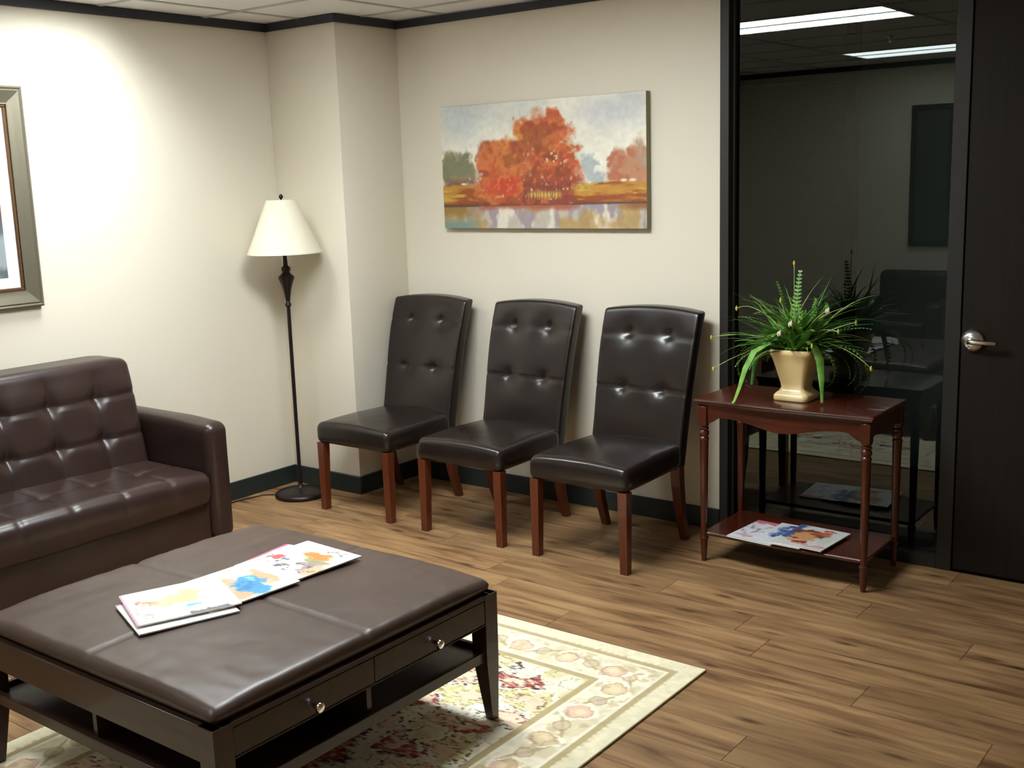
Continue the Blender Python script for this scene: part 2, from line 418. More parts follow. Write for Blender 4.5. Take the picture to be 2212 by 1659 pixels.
# door
dr = bpy.data.objects.new('door_1', None); link(dr); dr.location = (DX0, 0, 0); struct(dr, 'dark brown wooden door with a chrome lever handle')
box('door_slab', 0.0, DX1 - DX0, 0.0, 0.045, 0.012, H - 0.045, door_m, dr, 0.002, 1)
box('door_head', -0.0, DX1 - DX0 + 0.06, -0.006, 0.11, H - 0.042, H, bronze_m, dr)
box('door_jamb', DX1 - DX0 + 0.003, DX1 - DX0 + 0.06, -0.006, 0.11, 0, H - 0.042, bronze_m, dr)
box('door_stop', 0.0, DX1 - DX0, 0.05, 0.11, 0.0, H - 0.042, bronze_m, dr)
ros = lathe('rose', [(0.0, 0), (0.048, 0), (0.048, 0.006), (0.043, 0.018), (0.028, 0.028), (0.014, 0.03), (0.0125, 0.058), (0.0, 0.06)], steel_m, dr, 36, closed=False)
ros.rotation_euler = (math.pi / 2, 0, 0); ros.location = (0.047, 0.0, 1.005)
tube('lever', [(0.040, -0.055, 1.006), (0.062, -0.057, 1.006), (0.10, -0.056, 1.005), (0.142, -0.050, 1.004), (0.150, -0.044, 1.004)], [0.011, 0.0115, 0.010, 0.009, 0.008], steel_m, dr, 12)

# dim corridor beyond the window
struct(box('hall_floor', -0.2, XR, 0.11, 1.75, -0.06, 0.0, hallfloor_m), 'dark carpet of the corridor beyond the window')
struct(box('wall_hall_far', -0.2, XR, 1.65, 1.75, 0, H, hall_m))
struct(box('wall_hall_left', -0.3, -0.2, 0.11, 1.75, 0, H, hall_m))
struct(box('wall_hall_right', XR, XR + 0.1, 0.11, 1.75, 0, H, hall_m))
struct(box('ceiling_hall', -0.2, XR, 0.11, 1.75, H, H + 0.03, tile_m))
w2 = bpy.data.objects.new('window_2', None); link(w2); w2.location = (1.3, 1.65, 0); struct(w2, 'corridor window covered by closed horizontal blinds')
box('frame_jamb', 1.20, 1.26, -0.07, 0, 0, H, bronze_m, w2)
box('frame_jamb', -0.06, 0.0, -0.07, 0, 0, H, bronze_m, w2)
box('frame_head', 0.0, 1.20, -0.07, 0, 2.22, 2.30, bronze_m, w2)
bm = bmesh.new()
zz = 0.30
while zz < 2.2:
    vs = [bm.verts.new(p) for p in ((0.01, -0.045, zz), (1.19, -0.045, zz), (1.19, -0.026, zz + 0.016), (0.01, -0.026, zz + 0.016))]
    bm.faces.new(vs); zz += 0.021
sl = bmobj('blind_slats', bm, blind_m, w2); sl['kind'] = 'stuff'
# framed window with blinds is what the corridor shows; a dark picture hangs on the wall behind the camera
pf = thing('dark_picture', 'dark framed picture on the wall seen only as a reflection in the window', 'picture', (1.87, YB, 1.62))
for nm, a in (('frame_member', (-0.18, 0.18, 0.001, 0.03, 0.56, 0.6)), ('frame_member', (-0.18, 0.18, 0.001, 0.03, -0.6, -0.56)), ('frame_member', (-0.18, -0.14, 0.001, 0.03, -0.56, 0.56)), ('frame_member', (0.14, 0.18, 0.001, 0.03, -0.56, 0.56))):
    box(nm, *a, bronze_m, pf)
box('print', -0.14, 0.14, 0.001, 0.015, -0.56, 0.56, mat('dark_print', lin(60, 62, 58), 0.5), pf)

# ------------------------------------------------------------------ ceiling lamps
def troffer(rect, lens, label):
    x0, x1, y0, y1 = rect; cx, cy = (x0 + x1) / 2, (y0 + y1) / 2; a, b = (x1 - x0) / 2, (y1 - y0) / 2
    t = thing('ceiling_light', label, 'ceiling light', (cx, cy, H), group='fluorescent ceiling lights')
    for p in ((-a, a, -b, -b + 0.025), (-a, a, b - 0.025, b), (-a, -a + 0.025, -b + 0.025, b - 0.025), (a - 0.025, a, -b + 0.025, b - 0.025)):
        box('frame_rail', *p, -0.004, 0.02, white_m, t)
    g = glow('lens_glow', lens)
    box('lens', -a + 0.025, a - 0.025, -b + 0.025, -0.02, 0.0, 0.012, g, t)
    box('lens', -a + 0.025, a - 0.025, 0.02, b - 0.025, 0.0, 0.012, g, t)
    box('centre_rib', -a + 0.025, a - 0.025, -0.02, 0.02, -0.003, 0.012, white_m, t)
def louvred(rect, watts, label):
    """recessed square light; its blades run across the room and cut the light off along the sofa wall"""
    x0, x1, y0, y1 = rect; cx, cy = (x0 + x1) / 2, (y0 + y1) / 2; a, b = (x1 - x0) / 2, (y1 - y0) / 2
    t = thing('ceiling_light', label, 'ceiling light', (cx, cy, H), group='fluorescent ceiling lights')
    for p in ((-a, a, -b, -b + 0.02), (-a, a, b - 0.02, b), (-a, -a + 0.02, -b + 0.02, b - 0.02), (a - 0.02, a, -b + 0.02, b - 0.02)):
        box('housing_side', *p, -0.003, 0.13, white_m, t)
    box('housing_top', -a, a, -b, b, 0.13, 0.14, white_m, t)
    n = 6
    for k in range(1, n):
        yk = -b + 0.02 + (2 * b - 0.04) * k / n
        box('louvre_blade', -a + 0.02, a - 0.02, yk - 0.0015, yk + 0.0015, 0.0, 0.056, blade_m, t)
    ld = bpy.data.lights.new('tube_light', 'AREA'); ld.shape = 'RECTANGLE'; ld.size = 2 * a - 0.05; ld.size_y = 2 * b - 0.05
    ld.energy = watts; ld.color = LIGHT_COL
    lo = bpy.data.objects.new('tube_light', ld); link(lo, t); lo.location = (0, 0, 0.10)
blade_m = mat('louvre_grey', lin(110, 110, 108), 0.6)
louvred(LAMPS[0], P_WALL, 'square louvred ceiling light above the sofa by the left wall')
troffer(LAMPS[1], L_MAIN, 'fluorescent ceiling light above the coffee table, nearer one in the window reflection')
troffer(LAMPS[2], L_BACK, 'fluorescent ceiling light near the camera, lower one in the window reflection')
sp = thing('fire_sprinkler', 'small chrome sprinkler head on the ceiling between the two lights', 'sprinkler', (2.2, -3.05, H))
lathe('escutcheon', [(0, 0.0), (0.035, 0.0), (0.033, -0.006), (0.014, -0.009), (0.012, -0.03)], steel_m, sp, 20, closed=False)
lathe('deflector', [(0, -0.045), (0.018, -0.045), (0.018, -0.047), (0, -0.047)], steel_m, sp, 16, closed=False)
box('yoke', -0.012, 0.012, -0.002, 0.002, -0.046, -0.028, steel_m, sp)

# ------------------------------------------------------------------ autumn painting on the back wall
def mixc(a, b, t): return a * (1 - t[:, None]) + np.asarray(b, float) * t[:, None]
def autumn(u, v):
    d = 1 - v                                            # downwards
    n1 = fbm(u * 9, d * 6, 3); n2 = fbm(u * 30, d * 16, 11); n3 = fbm(u * 60, d * 34, 21)
    wob = (n2 - 0.5) * 0.10; wy = (fbm(u * 26 + 40, d * 15, 31) - 0.5) * 0.12
    col = np.ones((len(u), 3)) * (232, 228, 212)
    cl = smooth01(0.42, 0.62, fbm(u * 5, d * 4, 5)); col = mixc(col, (206, 208, 200), cl * 0.8)
    col = mixc(col, (182, 192, 196), smooth01(0.30, 0.0, np.hypot((u - .1) / .8, (d - .12))) * 0.7)
    col = mixc(col, (184, 188, 196), smooth01(0.20, 0.0, np.hypot((u - .85) / 1.4, (d - .12))) * 0.7)
    col = mixc(col, (226, 222, 204), smooth01(0.2, 0.0, np.hypot(u - .72, d - .3)) * 0.8)
    def blob(cu, cd, ru, rd, soft=0.5, k=1.0):
        return smooth01(1.0 + soft / 2, 1.0 - soft / 2, np.hypot((u + wob * k - cu) / ru, (d + wy * k - cd) / rd))
    # far trees
    t = np.maximum(blob(.05, .53, .055, .17), blob(.125, .53, .045, .17)); t = np.maximum(t, blob(.08, .6, .09, .1))
    c = mixc(np.ones((len(u), 3)) * (150, 138, 100), (124, 126, 98), smooth01(.4, .6, n1)); c = mixc(c, (126, 92, 76), smooth01(.56, .64, d)); col = col * (1 - t[:, None]) + c * t[:, None]
    t = np.maximum(blob(.745, .55, .035, .13), blob(.78, .62, .03, .06)); col = mixc(col, (160, 172, 172), t * 0.8)
    t = np.maximum(blob(.885, .53, .05, .14), blob(.97, .49, .06, .16)); t = np.maximum(t, blob(.92, .58, .1, .1))
    c = mixc(np.ones((len(u), 3)) * (186, 132, 100), (174, 150, 126), smooth01(.4, .62, n1)); c = mixc(c, (178, 108, 80), smooth01(.5, .7, n2)); col = col * (1 - t[:, None]) + c * t[:, None]
    # meadow
    g = smooth01(.635, .66, d + (n2 - .5) * .03)
    c = mixc(np.ones((len(u), 3)) * (188, 136, 56), (150, 78, 40), smooth01(.40, .62, fbm(u * 7, d * 26, 41))); c = mixc(c, (196, 160, 72), smooth01(.55, .7, fbm(u * 10 + 9, d * 30, 43)))
    c = mixc(c, (126, 62, 44), smooth01(.775, .81, d)); col = col * (1 - g[:, None]) + c * g[:, None]
    for cu in (.115, .9, .94): col = mixc(col, (232, 214, 180), smooth01(1, .4, np.hypot((u - cu) / .022, (d - .637) / .014)))
    # the big red tree: two crowns
    L = np.maximum.reduce([blob(.29, .55, .105, .27, .35), blob(.25, .62, .075, .16), blob(.33, .66, .085, .13), blob(.36, .40, .07, .12)])
    R = np.maximum.reduce([blob(.53, .36, .14, .26, .35), blob(.60, .55, .10, .35), blob(.47, .55, .10, .35), blob(.46, .22, .085, .10, .5), blob(.57, .2, .075, .12, .4), blob(.64, .45, .06, .15, .4)])
    T = np.maximum(L, R)
    c = mixc(np.ones((len(u), 3)) * (190, 90, 54), (200, 112, 64), smooth01(.42, .62, n2))
    c = mixc(c, (204, 136, 58), smooth01(.24, .05, np.hypot(u - .43, (d - .36) * .8)) * smooth01(.35, .6, n1 + n3 - .45))
    c = mixc(c, (148, 66, 42), smooth01(.30, .05, np.hypot((u - .57) * 1.5, (d - .5))) * smooth01(.35, .6, n2) * .9)
    c = mixc(c, (192, 70, 46), smooth01(.14, .03, np.hypot(u - .33, d - .66)))
    c = mixc(c, (128, 62, 54), smooth01(.5, .72, d) * smooth01(.34, .5, fbm(u * 22, d * 14, 61)) * (u > .42) * .85)
    c = mixc(c, (206, 116, 64), smooth01(.60, .72, n3) * .7); c = mixc(c, (132, 62, 42), smooth01(.52, .64, fbm(u * 13 + 5, d * 9, 65)) * .55)
    c = mixc(c, (214, 192, 150), smooth01(.66, .74, fbm(u * 44, d * 24, 71)) * smooth01(.18, .04, np.hypot((u - .57) * .9, d - .42)) )
    c = mixc(c, (214, 200, 172), smooth01(.68, .76, fbm(u * 50, d * 26, 81)) * smooth01(.5, .68, d) * .9)
    col = col * (1 - T[:, None]) + c * T[:, None]
    # light under the crowns, trunks
    gl = smooth01(.045, .0, np.abs(d - .735)) * smooth01(.10, .06, np.abs(u - .53)); col = mixc(col, (208, 170, 84), gl)
    for k in range(14):
        cu = .43 + .014 * k + .004 * math.sin(k * 5); col = mixc(col, (104, 64, 50), (np.abs(u - cu - (d - .7) * .02 * math.sin(k * 3)) < .0018) * ((d > .64) & (d < .765)) * .8)
    col = mixc(col, (206, 150, 92), smooth01(1, .3, np.hypot((u - .30) / .03, (d - .745) / .014)))
    # water with broken reflections
    w = smooth01(.806, .822, d + (u - .5) * .012 + (n2 - .5) * .012)
    wc = np.ones((len(u), 3)) * (186, 178, 164); q = fbm(u * 16, d * 4, 91); q2 = fbm(u * 22 + 7, d * 5, 95)
    wc = mixc(wc, (222, 214, 198), smooth01(.5, .66, q)); wc = mixc(wc, (160, 146, 150), smooth01(.52, .68, q2)); wc = mixc(wc, (176, 142, 84), smooth01(.48, .62, fbm(u * 11 + 3, d * 4, 97)) * .8)
    wc = mixc(wc, (146, 116, 60), smooth01(.20, .1, u) * smooth01(.95, .86, d)); wc = mixc(wc, (124, 144, 132), smooth01(.22, .14, u) * smooth01(.9, .97, d))
    wc = mixc(wc, (172, 96, 70), smooth01(.30, .2, np.abs(u - .44)) * smooth01(.87, .825, d + (q - .5) * .06)); wc = mixc(wc, (146, 98, 62), smooth01(.84, .95, u) * smooth01(.88, .83, d))
    col = col * (1 - w[:, None]) + wc * w[:, None]
    col = mixc(col, (78, 66, 58), smooth01(.009, .002, np.abs(d + (u - .5) * .012 - .813)) * (.45 + .5 * (u < .2) + .4 * (u > .65)))
    return col * (0.95 + 0.1 * n3[:, None])
pw, ph = 1.285, 0.648
pa = thing('canvas_painting', 'unframed canvas painting of red autumn trees by water above the chairs', 'painting', (1.510, 0, 1.783))
box('stretched_canvas', -pw / 2, pw / 2, -0.0395, -0.002, -ph / 2, ph / 2, canvas_side_m, pa, 0.002, 1)
sheet('painted_face', pw - 0.002, ph - 0.002, 300, 152, autumn, canvas_m, pa, (0, -0.0402, 0), 'xz')

# ------------------------------------------------------------------ framed picture on the left wall
fr = thing('framed_picture', 'champagne framed picture with white mat on the left wall above the sofa', 'picture', (0, -2.45, 1.702))
FWI, FHE = 1.0, 0.995
def member(length, horizontal, pos):
    prof = [(0, 0.002), (0, 0.028), (0.008, 0.034), (0.016, 0.030), (0.022, 0.036), (0.05, 0.028), (0.074, 0.020), (0.080, 0.022), (0.080, 0.002)]   # (inward, out of wall)
    bm = bmesh.new(); n = len(prof); A = []; B = []
    for i, (w_, t_) in enumerate(prof):
        A.append(bm.verts.new((t_, -length / 2 + w_, -w_))); B.append(bm.verts.new((t_, length / 2 - w_, -w_)))
    bm.faces.new(A); bm.faces.new(B)
    for i in range(n): bm.faces.new((A[i], A[(i + 1) % n], B[(i + 1) % n], B[i]))
    o = bmobj('frame_member', bm, silver_m, fr, True)
    return o
for ang, ln, off in ((0, FWI, FHE / 2), (math.pi, FWI, FHE / 2), (math.pi / 2, FHE, FWI / 2), (-math.pi / 2, FHE, FWI / 2)):
    o = member(ln, True, 0); o.rotation_euler = (ang, 0, 0)
    R = Matrix.Rotation(ang, 3, 'X') @ Vector((0, 0, off)); o.location = R
i0, i1 = FWI / 2 - 0.08, FHE / 2 - 0.08
for p in ((-i0, i0, i1 - 0.014, i1), (-i0, i0, -i1, -i1 + 0.014), (-i0, -i0 + 0.014, -i1 + 0.014, i1 - 0.014), (i0 - 0.014, i0, -i1 + 0.014, i1 - 0.014)):
    box('inner_lip', 0.002, 0.017, p[0], p[1], p[2], p[3], copper_m, fr, 0.003, 1)
box('mat_board', 0.002, 0.008, -i0 + 0.01, i0 - 0.01, -i1 + 0.01, i1 - 0.01, matboard_m, fr)
def prn(u, v):
    n = fbm(u * 6, v * 6, 5); c = mixc(np.ones((len(u), 3)) * (150, 160, 162), (92, 104, 108), smooth01(.4, .6, n)); c = mixc(c, (120, 60, 48), smooth01(.3, .5, v) * smooth01(.45, .6, fbm(u * 4, v * 5, 9)))
    return c
sheet('print', 0.70, 0.71, 50, 50, prn, print_m, fr, (0.0092, 0, 0), 'yz')

# ------------------------------------------------------------------ area rug
RX0, RX1, RY0, RY1 = 1.62, 3.212, -3.78, -1.46
def rugfn(u, v):
    W_, L_ = RX1 - RX0, RY1 - RY0
    x = u * W_; y = (1 - v) * L_                    # y from the far edge
    dx = np.minimum(x, W_ - x); dy = np.minimum(y, L_ - y); d = np.minimum(dx, dy)
    along = np.where(dx < dy, y, x)
    n = fbm(x * 40, y * 40, 3); nl = fbm(x * 14, y * 14, 7)
    cream = np.ones((len(u), 3)) * (222, 214, 190)
    col = mixc(cream, (206, 196, 164), smooth01(.4, .65, nl))
    # border rosettes on a scrolling vine
    per = 0.205; ph_ = (along / per) % 1.0; bd = (d - .185)
    vine = smooth01(.010, .004, np.abs(bd - .045 * np.sin(along / per * math.pi))) ; col = mixc(col, (168, 150, 112), vine * .8)
    idx = np.floor(along / per).astype(int)
    rr = np.hypot((ph_ - .5) * per, bd) + (n - .5) * .035 + (nl - .5) * .03
    tint = np.where((idx % 2 == 0)[:, None], np.array((206, 160, 134.)), np.array((194, 172, 122.)))
    ro = smooth01(.062, .052, rr)[:, None]; col = col * (1 - ro) + np.array((236, 228, 206.)) * ro
    ro = (smooth01(.050, .036, rr) * .6)[:, None]; col = col * (1 - ro) + tint * ro
    col = mixc(col, (148, 108, 86), smooth01(.007, .002, np.abs(rr - .042)) * smooth01(.35, .6, n) * .6); col = mixc(col, (226, 206, 170), smooth01(.02, .012, rr))
    fl_ = np.hypot((ph_ - .0 - np.round(ph_ - .0)) * per, bd) + (n - .5) * .02; col = mixc(col, (196, 176, 150), smooth01(.03, .02, fl_) * .7); col = mixc(col, (160, 140, 96), smooth01(.006, .002, np.abs(fl_ - .028)) * .6)
    col = mixc(col, (178, 160, 120), smooth01(.58, .68, fbm(x * 26, y * 26, 13)) * .55 * (d < .29))
    # field: mirrored palmettes and sprays
    mx = np.abs(x - W_ / 2); my = np.abs(y - L_ / 2)
    f = (d > .295)
    fcol = mixc(np.ones((len(u), 3)) * (226, 218, 196), (206, 198, 150), smooth01(.52, .66, fbm(mx * 7, my * 7, 17)))
    wx = mx + (fbm(mx * 24, my * 24, 23) - .5) * .11; wy = my + (fbm(mx * 24 + 9, my * 24, 29) - .5) * .11; hat = vnoise(mx * 60, my * 190, 51)
    scr = fbm(mx * 11 + 3, my * 11, 37); fcol = mixc(fcol, (184, 166, 116), smooth01(.022, .008, np.abs(scr - .5)) * .75)
    scr2 = fbm(mx * 15 + 13, my * 15, 47); fcol = mixc(fcol, (110, 84, 74), smooth01(.014, .004, np.abs(scr2 - .52)) * .7)
    motifs = [(.30, .72, .085, .05, (150, 60, 56), 1), (.42, .62, .10, .07, (204, 196, 130), 0), (.43, .48, .09, .07, (220, 186, 160), 1), (.36, .36, .08, .045, (156, 58, 54), 0),
              (.22, .55, .10, .08, (200, 192, 128), 0), (.10, .66, .09, .07, (216, 180, 152), 1), (.24, .36, .07, .06, (212, 176, 152), 1), (.10, .44, .08, .05, (152, 62, 56), 1), (.40, .22, .09, .07, (206, 198, 134), 1),
              (.25, .16, .09, .06, (158, 64, 58), 1), (.10, .22, .10, .08, (214, 190, 158), 1), (.42, .06, .09, .06, (212, 172, 146), 1), (.0, .0, .16, .2, (154, 66, 58), 1), (.14, .82, .08, .05, (204, 196, 134), 1), (.02, .80, .07, .05, (150, 62, 56), 0)]
    for mx0, my0, ru, rv, c_, dark in motifs:
        r_ = np.hypot((wx - mx0) / ru, (wy - my0) / rv); an = np.arctan2(wy - my0, wx - mx0); r_ = r_ / (1 + .14 * np.cos(an * 6))
        fcol = mixc(fcol, (236, 230, 210), smooth01(1.32, 1.2, r_)); fcol = mixc(fcol, c_, smooth01(1.02, .9, r_) * (.45 + .5 * smooth01(.3, .6, hat)))
        fcol = mixc(fcol, (66, 48, 50) if dark else (150, 130, 84), smooth01(.16, .06, np.abs(r_ - 1.0)) * smooth01(.4, .55, hat) * .85)
        fcol = mixc(fcol, (224, 204, 176), smooth01(.55, .45, r_)); fcol = mixc(fcol, (120, 84, 72), smooth01(.12, .04, np.abs(r_ - .5)) * smooth01(.45, .6, hat) * .7)
    col = np.where(f[:, None], fcol, col)
    # guard stripes and plain selvedge
    for a, b, c_ in ((.068, .094, (168, 152, 112)), (.094, .104, (228, 220, 198)), (.268, .296, (172, 154, 110)), (.258, .268, (232, 226, 206))):
        k = smooth01(a - .003, a + .003, d) * smooth01(b + .003, b - .003, d); col = mixc(col, c_, k * (.75 + .25 * n))
    tooth = .052 + .02 * np.abs(((along / .028) % 1) * 2 - 1)
    col = mixc(col, (214, 206, 176), (d < tooth) * 1.0)
    return np.clip(col * (0.95 + 0.14 * n[:, None]) * 1.05, 0, 246)
rg = thing('area_rug', 'cream oriental area rug with floral border under the coffee table', 'rug', ((RX0 + RX1) / 2, (RY0 + RY1) / 2, 0))
box('rug_body', -(RX1 - RX0) / 2, (RX1 - RX0) / 2, -(RY1 - RY0) / 2, (RY1 - RY0) / 2, 0.0005, 0.0085, rugedge_m, rg, 0.003, 2)
sheet('pile', RX1 - RX0 - 0.006, RY1 - RY0 - 0.006, 370, 540, rugfn, rug_m, rg, (0, 0, 0.0090))
RZ = 0.009

# ------------------------------------------------------------------ sofa
SY0, SY1 = -3.42, -1.55
so = thing('leather_sofa', 'dark brown tufted leather sofa along the left wall', 'sofa', (0.03, (SY0 + SY1) / 2, 0))
hl = (SY1 - SY0) / 2
COLS = [hl - 0.12 - 0.225 - 0.235 * k for k in range(7)]
def d_arm(V):
    V = V.copy(); t = smooth01(.1, .66, V[:, 2]); V[:, 2] += -0.012 * smooth01(.5, .8, V[:, 0]) * t; return V
for s in (1, -1):
    y0, y1 = (hl - 0.125, hl) if s > 0 else (-hl, -hl + 0.125)
    soft_box('arm', 0.02, 0.772, y0, y1, 0.105, 0.672, 0.045, sofa_lm, so, 0.04, d_arm)
soft_box('base', 0.02, 0.745, -hl + 0.122, hl - 0.122, 0.105, 0.30, 0.012, sofa_lm, so, 0.06)
def seam(x, w): return np.exp(-(x / w) ** 2)
def d_back(V):
    V = V.copy(); x, y, z = V[:, 0].copy(), V[:, 1].copy(), V[:, 2].copy()
    front = smooth01(.16, .24, x)
    zr = (.775, .585)
    dz = np.zeros_like(x)
    up_ = smooth01(.93, .82, z)
    for c in COLS: dz += .006 * seam(y - c, .014) * up_
    for r_ in zr: dz += .009 * seam(z - r_, .010)
    for c in COLS:
        for r_ in zr: dz += .020 * np.exp(-(((y - c) ** 2 + (z - r_) ** 2) / .035 ** 2))
    puff = .010 * np.abs(np.sin((y - COLS[0]) / .235 * math.pi)) * up_
    V[:, 0] += front * (puff - dz)
    V[:, 0] += -0.20 * (z - .42)                        # lean back
    V[:, 2] += -0.012 * smooth01(hl - .25, hl - .12, np.abs(y)) * smooth01(.8, .93, z)
    return V
soft_box('back_cushion', 0.115, 0.335, -hl + 0.135, hl - 0.135, 0.40, 0.945, 0.035, sofa_lm, so, 0.013, d_back)
soft_box('back_frame', 0.015, 0.15, -hl + 0.12, hl - 0.12, 0.28, 0.80, 0.03, sofa_lm, so, 0.05)
def d_seat(V):
    V = V.copy(); x, y, z = V[:, 0].copy(), V[:, 1].copy(), V[:, 2].copy()
    top = smooth01(.36, .44, z); front = smooth01(.66, .76, x)
    k = np.zeros_like(x)
    for c in COLS: k += .005 * seam(y - c, .011) + .010 * np.exp(-(((y - c) ** 2 + (x - .53) ** 2) / .04 ** 2))
    k += .005 * seam(x - .53, .011)
    V[:, 2] += top * (.016 * np.cos(np.clip(y / hl, -1, 1) * math.pi / 2) - k)
    V[:, 0] += front * (.02 * np.sin(np.clip((z - .29) / .17, 0, 1) * math.pi) - .6 * k * (z > .36))
    V[:, 2] += -0.02 * smooth01(.6, .78, x) * (z < .32) * np.cos(np.clip(y / hl, -1, 1) * math.pi / 2)
    return V
soft_box('seat_cushion', 0.22, 0.775, -hl + 0.13, hl - 0.13, 0.292, 0.445, 0.04, sofa_lm, so, 0.013, d_seat)
for x, y in ((0.08, hl - 0.07), (0.08, -hl + 0.07), (0.70, hl - 0.07), (0.70, -hl + 0.07)):
    lathe('leg', [(0.016, 0), (0.026, 0.106)], espresso_m, so, 14, (x, y, 0))

# ------------------------------------------------------------------ coffee table
ct = thing('coffee_table', 'dark wood coffee table with padded brown leather top and drawers', 'coffee table', (2.262, -2.695, RZ))
CX, CY = 0.565, 0.553
za, zb = 0.332, 0.430       # apron
box('apron_panel', -CX, CX, -CY, -CY + 0.03, za, zb, espresso_m, ct, 0.003, 1)
box('apron_panel', -CX, CX, CY - 0.03, CY, za, zb, espresso_m, ct, 0.003, 1)
box('apron_panel', -CX, -CX + 0.03, -CY + 0.03, CY - 0.03, za, zb, espresso_m, ct, 0.003, 1)
box('front_rail', CX - 0.03, CX, -CY + 0.03, CY - 0.03, zb - 0.014, zb, espresso_m, ct, 0.002, 1)
box('front_rail', CX - 0.03, CX, -CY + 0.03, CY - 0.03, za, za + 0.006, espresso_m, ct, 0.002, 1)
for s in (-1, 1):
    a, b = (-CY + 0.060, -0.0012) if s < 0 else (0.0012, CY - 0.060)
    dw = box('drawer', CX - 0.028, CX - 0.0008, a, b, za + 0.0075, zb - 0.0155, espresso_m, ct, 0.0015, 1)
    kn = lathe('knob', [(0.0, 0.0), (0.006, 0.0), (0.006, 0.012), (0.013, 0.018), (0.0155, 0.024), (0.013, 0.031), (0.0, 0.034)], knob_m, dw, 20, closed=False)
    kn.rotation_euler = (0, math.pi / 2, 0); kn.location = (CX - 0.002, -0.232 if s < 0 else 0.250, 0.368)
box('table_panel', -CX + 0.03, CX - 0.03, -CY + 0.03, CY - 0.03, zb - 0.02, zb - 0.004, espresso_m, ct)
for sx in (-1, 1):
    for sy in (-1, 1):
        bm = bmesh.new()
        def ring(z, w, cx, cy): return [bm.verts.new((cx + dx * w, cy + dy * w, z)) for dx, dy in ((-.5, -.5), (.5, -.5), (.5, .5), (-.5, .5))]
        ox, oy = sx * (CX + 0.001), sy * (CY + 0.001)
        rs = [ring(0.0, .028, ox - sx * .020, oy - sy * .020), ring(.21, .058, ox - sx * .030, oy - sy * .030), ring(zb, .060, ox - sx * .030, oy - sy * .030)]
        bm.faces.new(rs[0]); bm.faces.new(rs[-1])
        for i in range(2):
            for k in range(4): bm.faces.new((rs[i][k], rs[i][(k + 1) % 4], rs[i + 1][(k + 1) % 4], rs[i + 1][k]))
        bmobj('leg', bm, espresso_m, ct)
box('shelf', -CX + 0.02, CX - 0.015, -CY + 0.02, CY - 0.02, 0.212, 0.226, espresso_m, ct, 0.002, 1)
for p in ((-CX + 0.05, CX - 0.05, -CY + 0.012, -CY + 0.03), (-CX + 0.05, CX - 0.05, CY - 0.03, CY - 0.012), (-CX + 0.012, -CX + 0.03, -CY + 0.05, CY - 0.05), (CX - 0.03, CX - 0.012, -CY + 0.05, CY - 0.05)):
    box('shelf_rail', *p, 0.207, 0.243, espresso_m, ct, 0.002, 1)
box('divider', -0.009, 0.009, -CY + 0.03, CY - 0.03, 0.226, za + 0.01, espresso_m, ct)
box('divider', -CX + 0.03, -0.009, -0.009, 0.009, 0.226, za + 0.01, espresso_m, ct)
box('divider', 0.009, CX - 0.03, -0.009, 0.009, 0.226, za + 0.01, espresso_m, ct)
def d_pad(V):
    V = V.copy(); x, y, z = V[:, 0].copy(), V[:, 1].copy(), V[:, 2].copy()
    top = smooth01(.445, .475, z)
    k = .005 * seam(x, .007) + .005 * seam(y, .007)
    wr = (fbm(x * 7 + 5, y * 18, 3) - .5) * .006 * smooth01(.2, .5, np.hypot(x, y)) + (fbm(x * 18, y * 6, 9) - .5) * .004
    V[:, 2] += top * (.008 * np.cos(np.clip(x / CX, -1, 1) * math.pi / 2) * np.cos(np.clip(y / CY, -1, 1) * math.pi / 2) + wr - k)
    side = (1 - top); e = .004 * np.sin(np.clip((z - .43) / .05, 0, 1) * math.pi)
    V[:, 0] += np.sign(x) * e * (np.abs(x) > CX - .05); V[:, 1] += np.sign(y) * e * (np.abs(y) > CY - .05)
    V[:, 2] += -(top * .010) * smooth01(.62, .76, np.hypot(x, y))
    return V
pad = soft_box('leather_top', -CX + 0.014, CX - 0.014, -CY + 0.014, CY - 0.014, 0.428, 0.484, 0.022, otto_lm, ct, 0.014, d_pad)
TOPZ = RZ + 0.4955

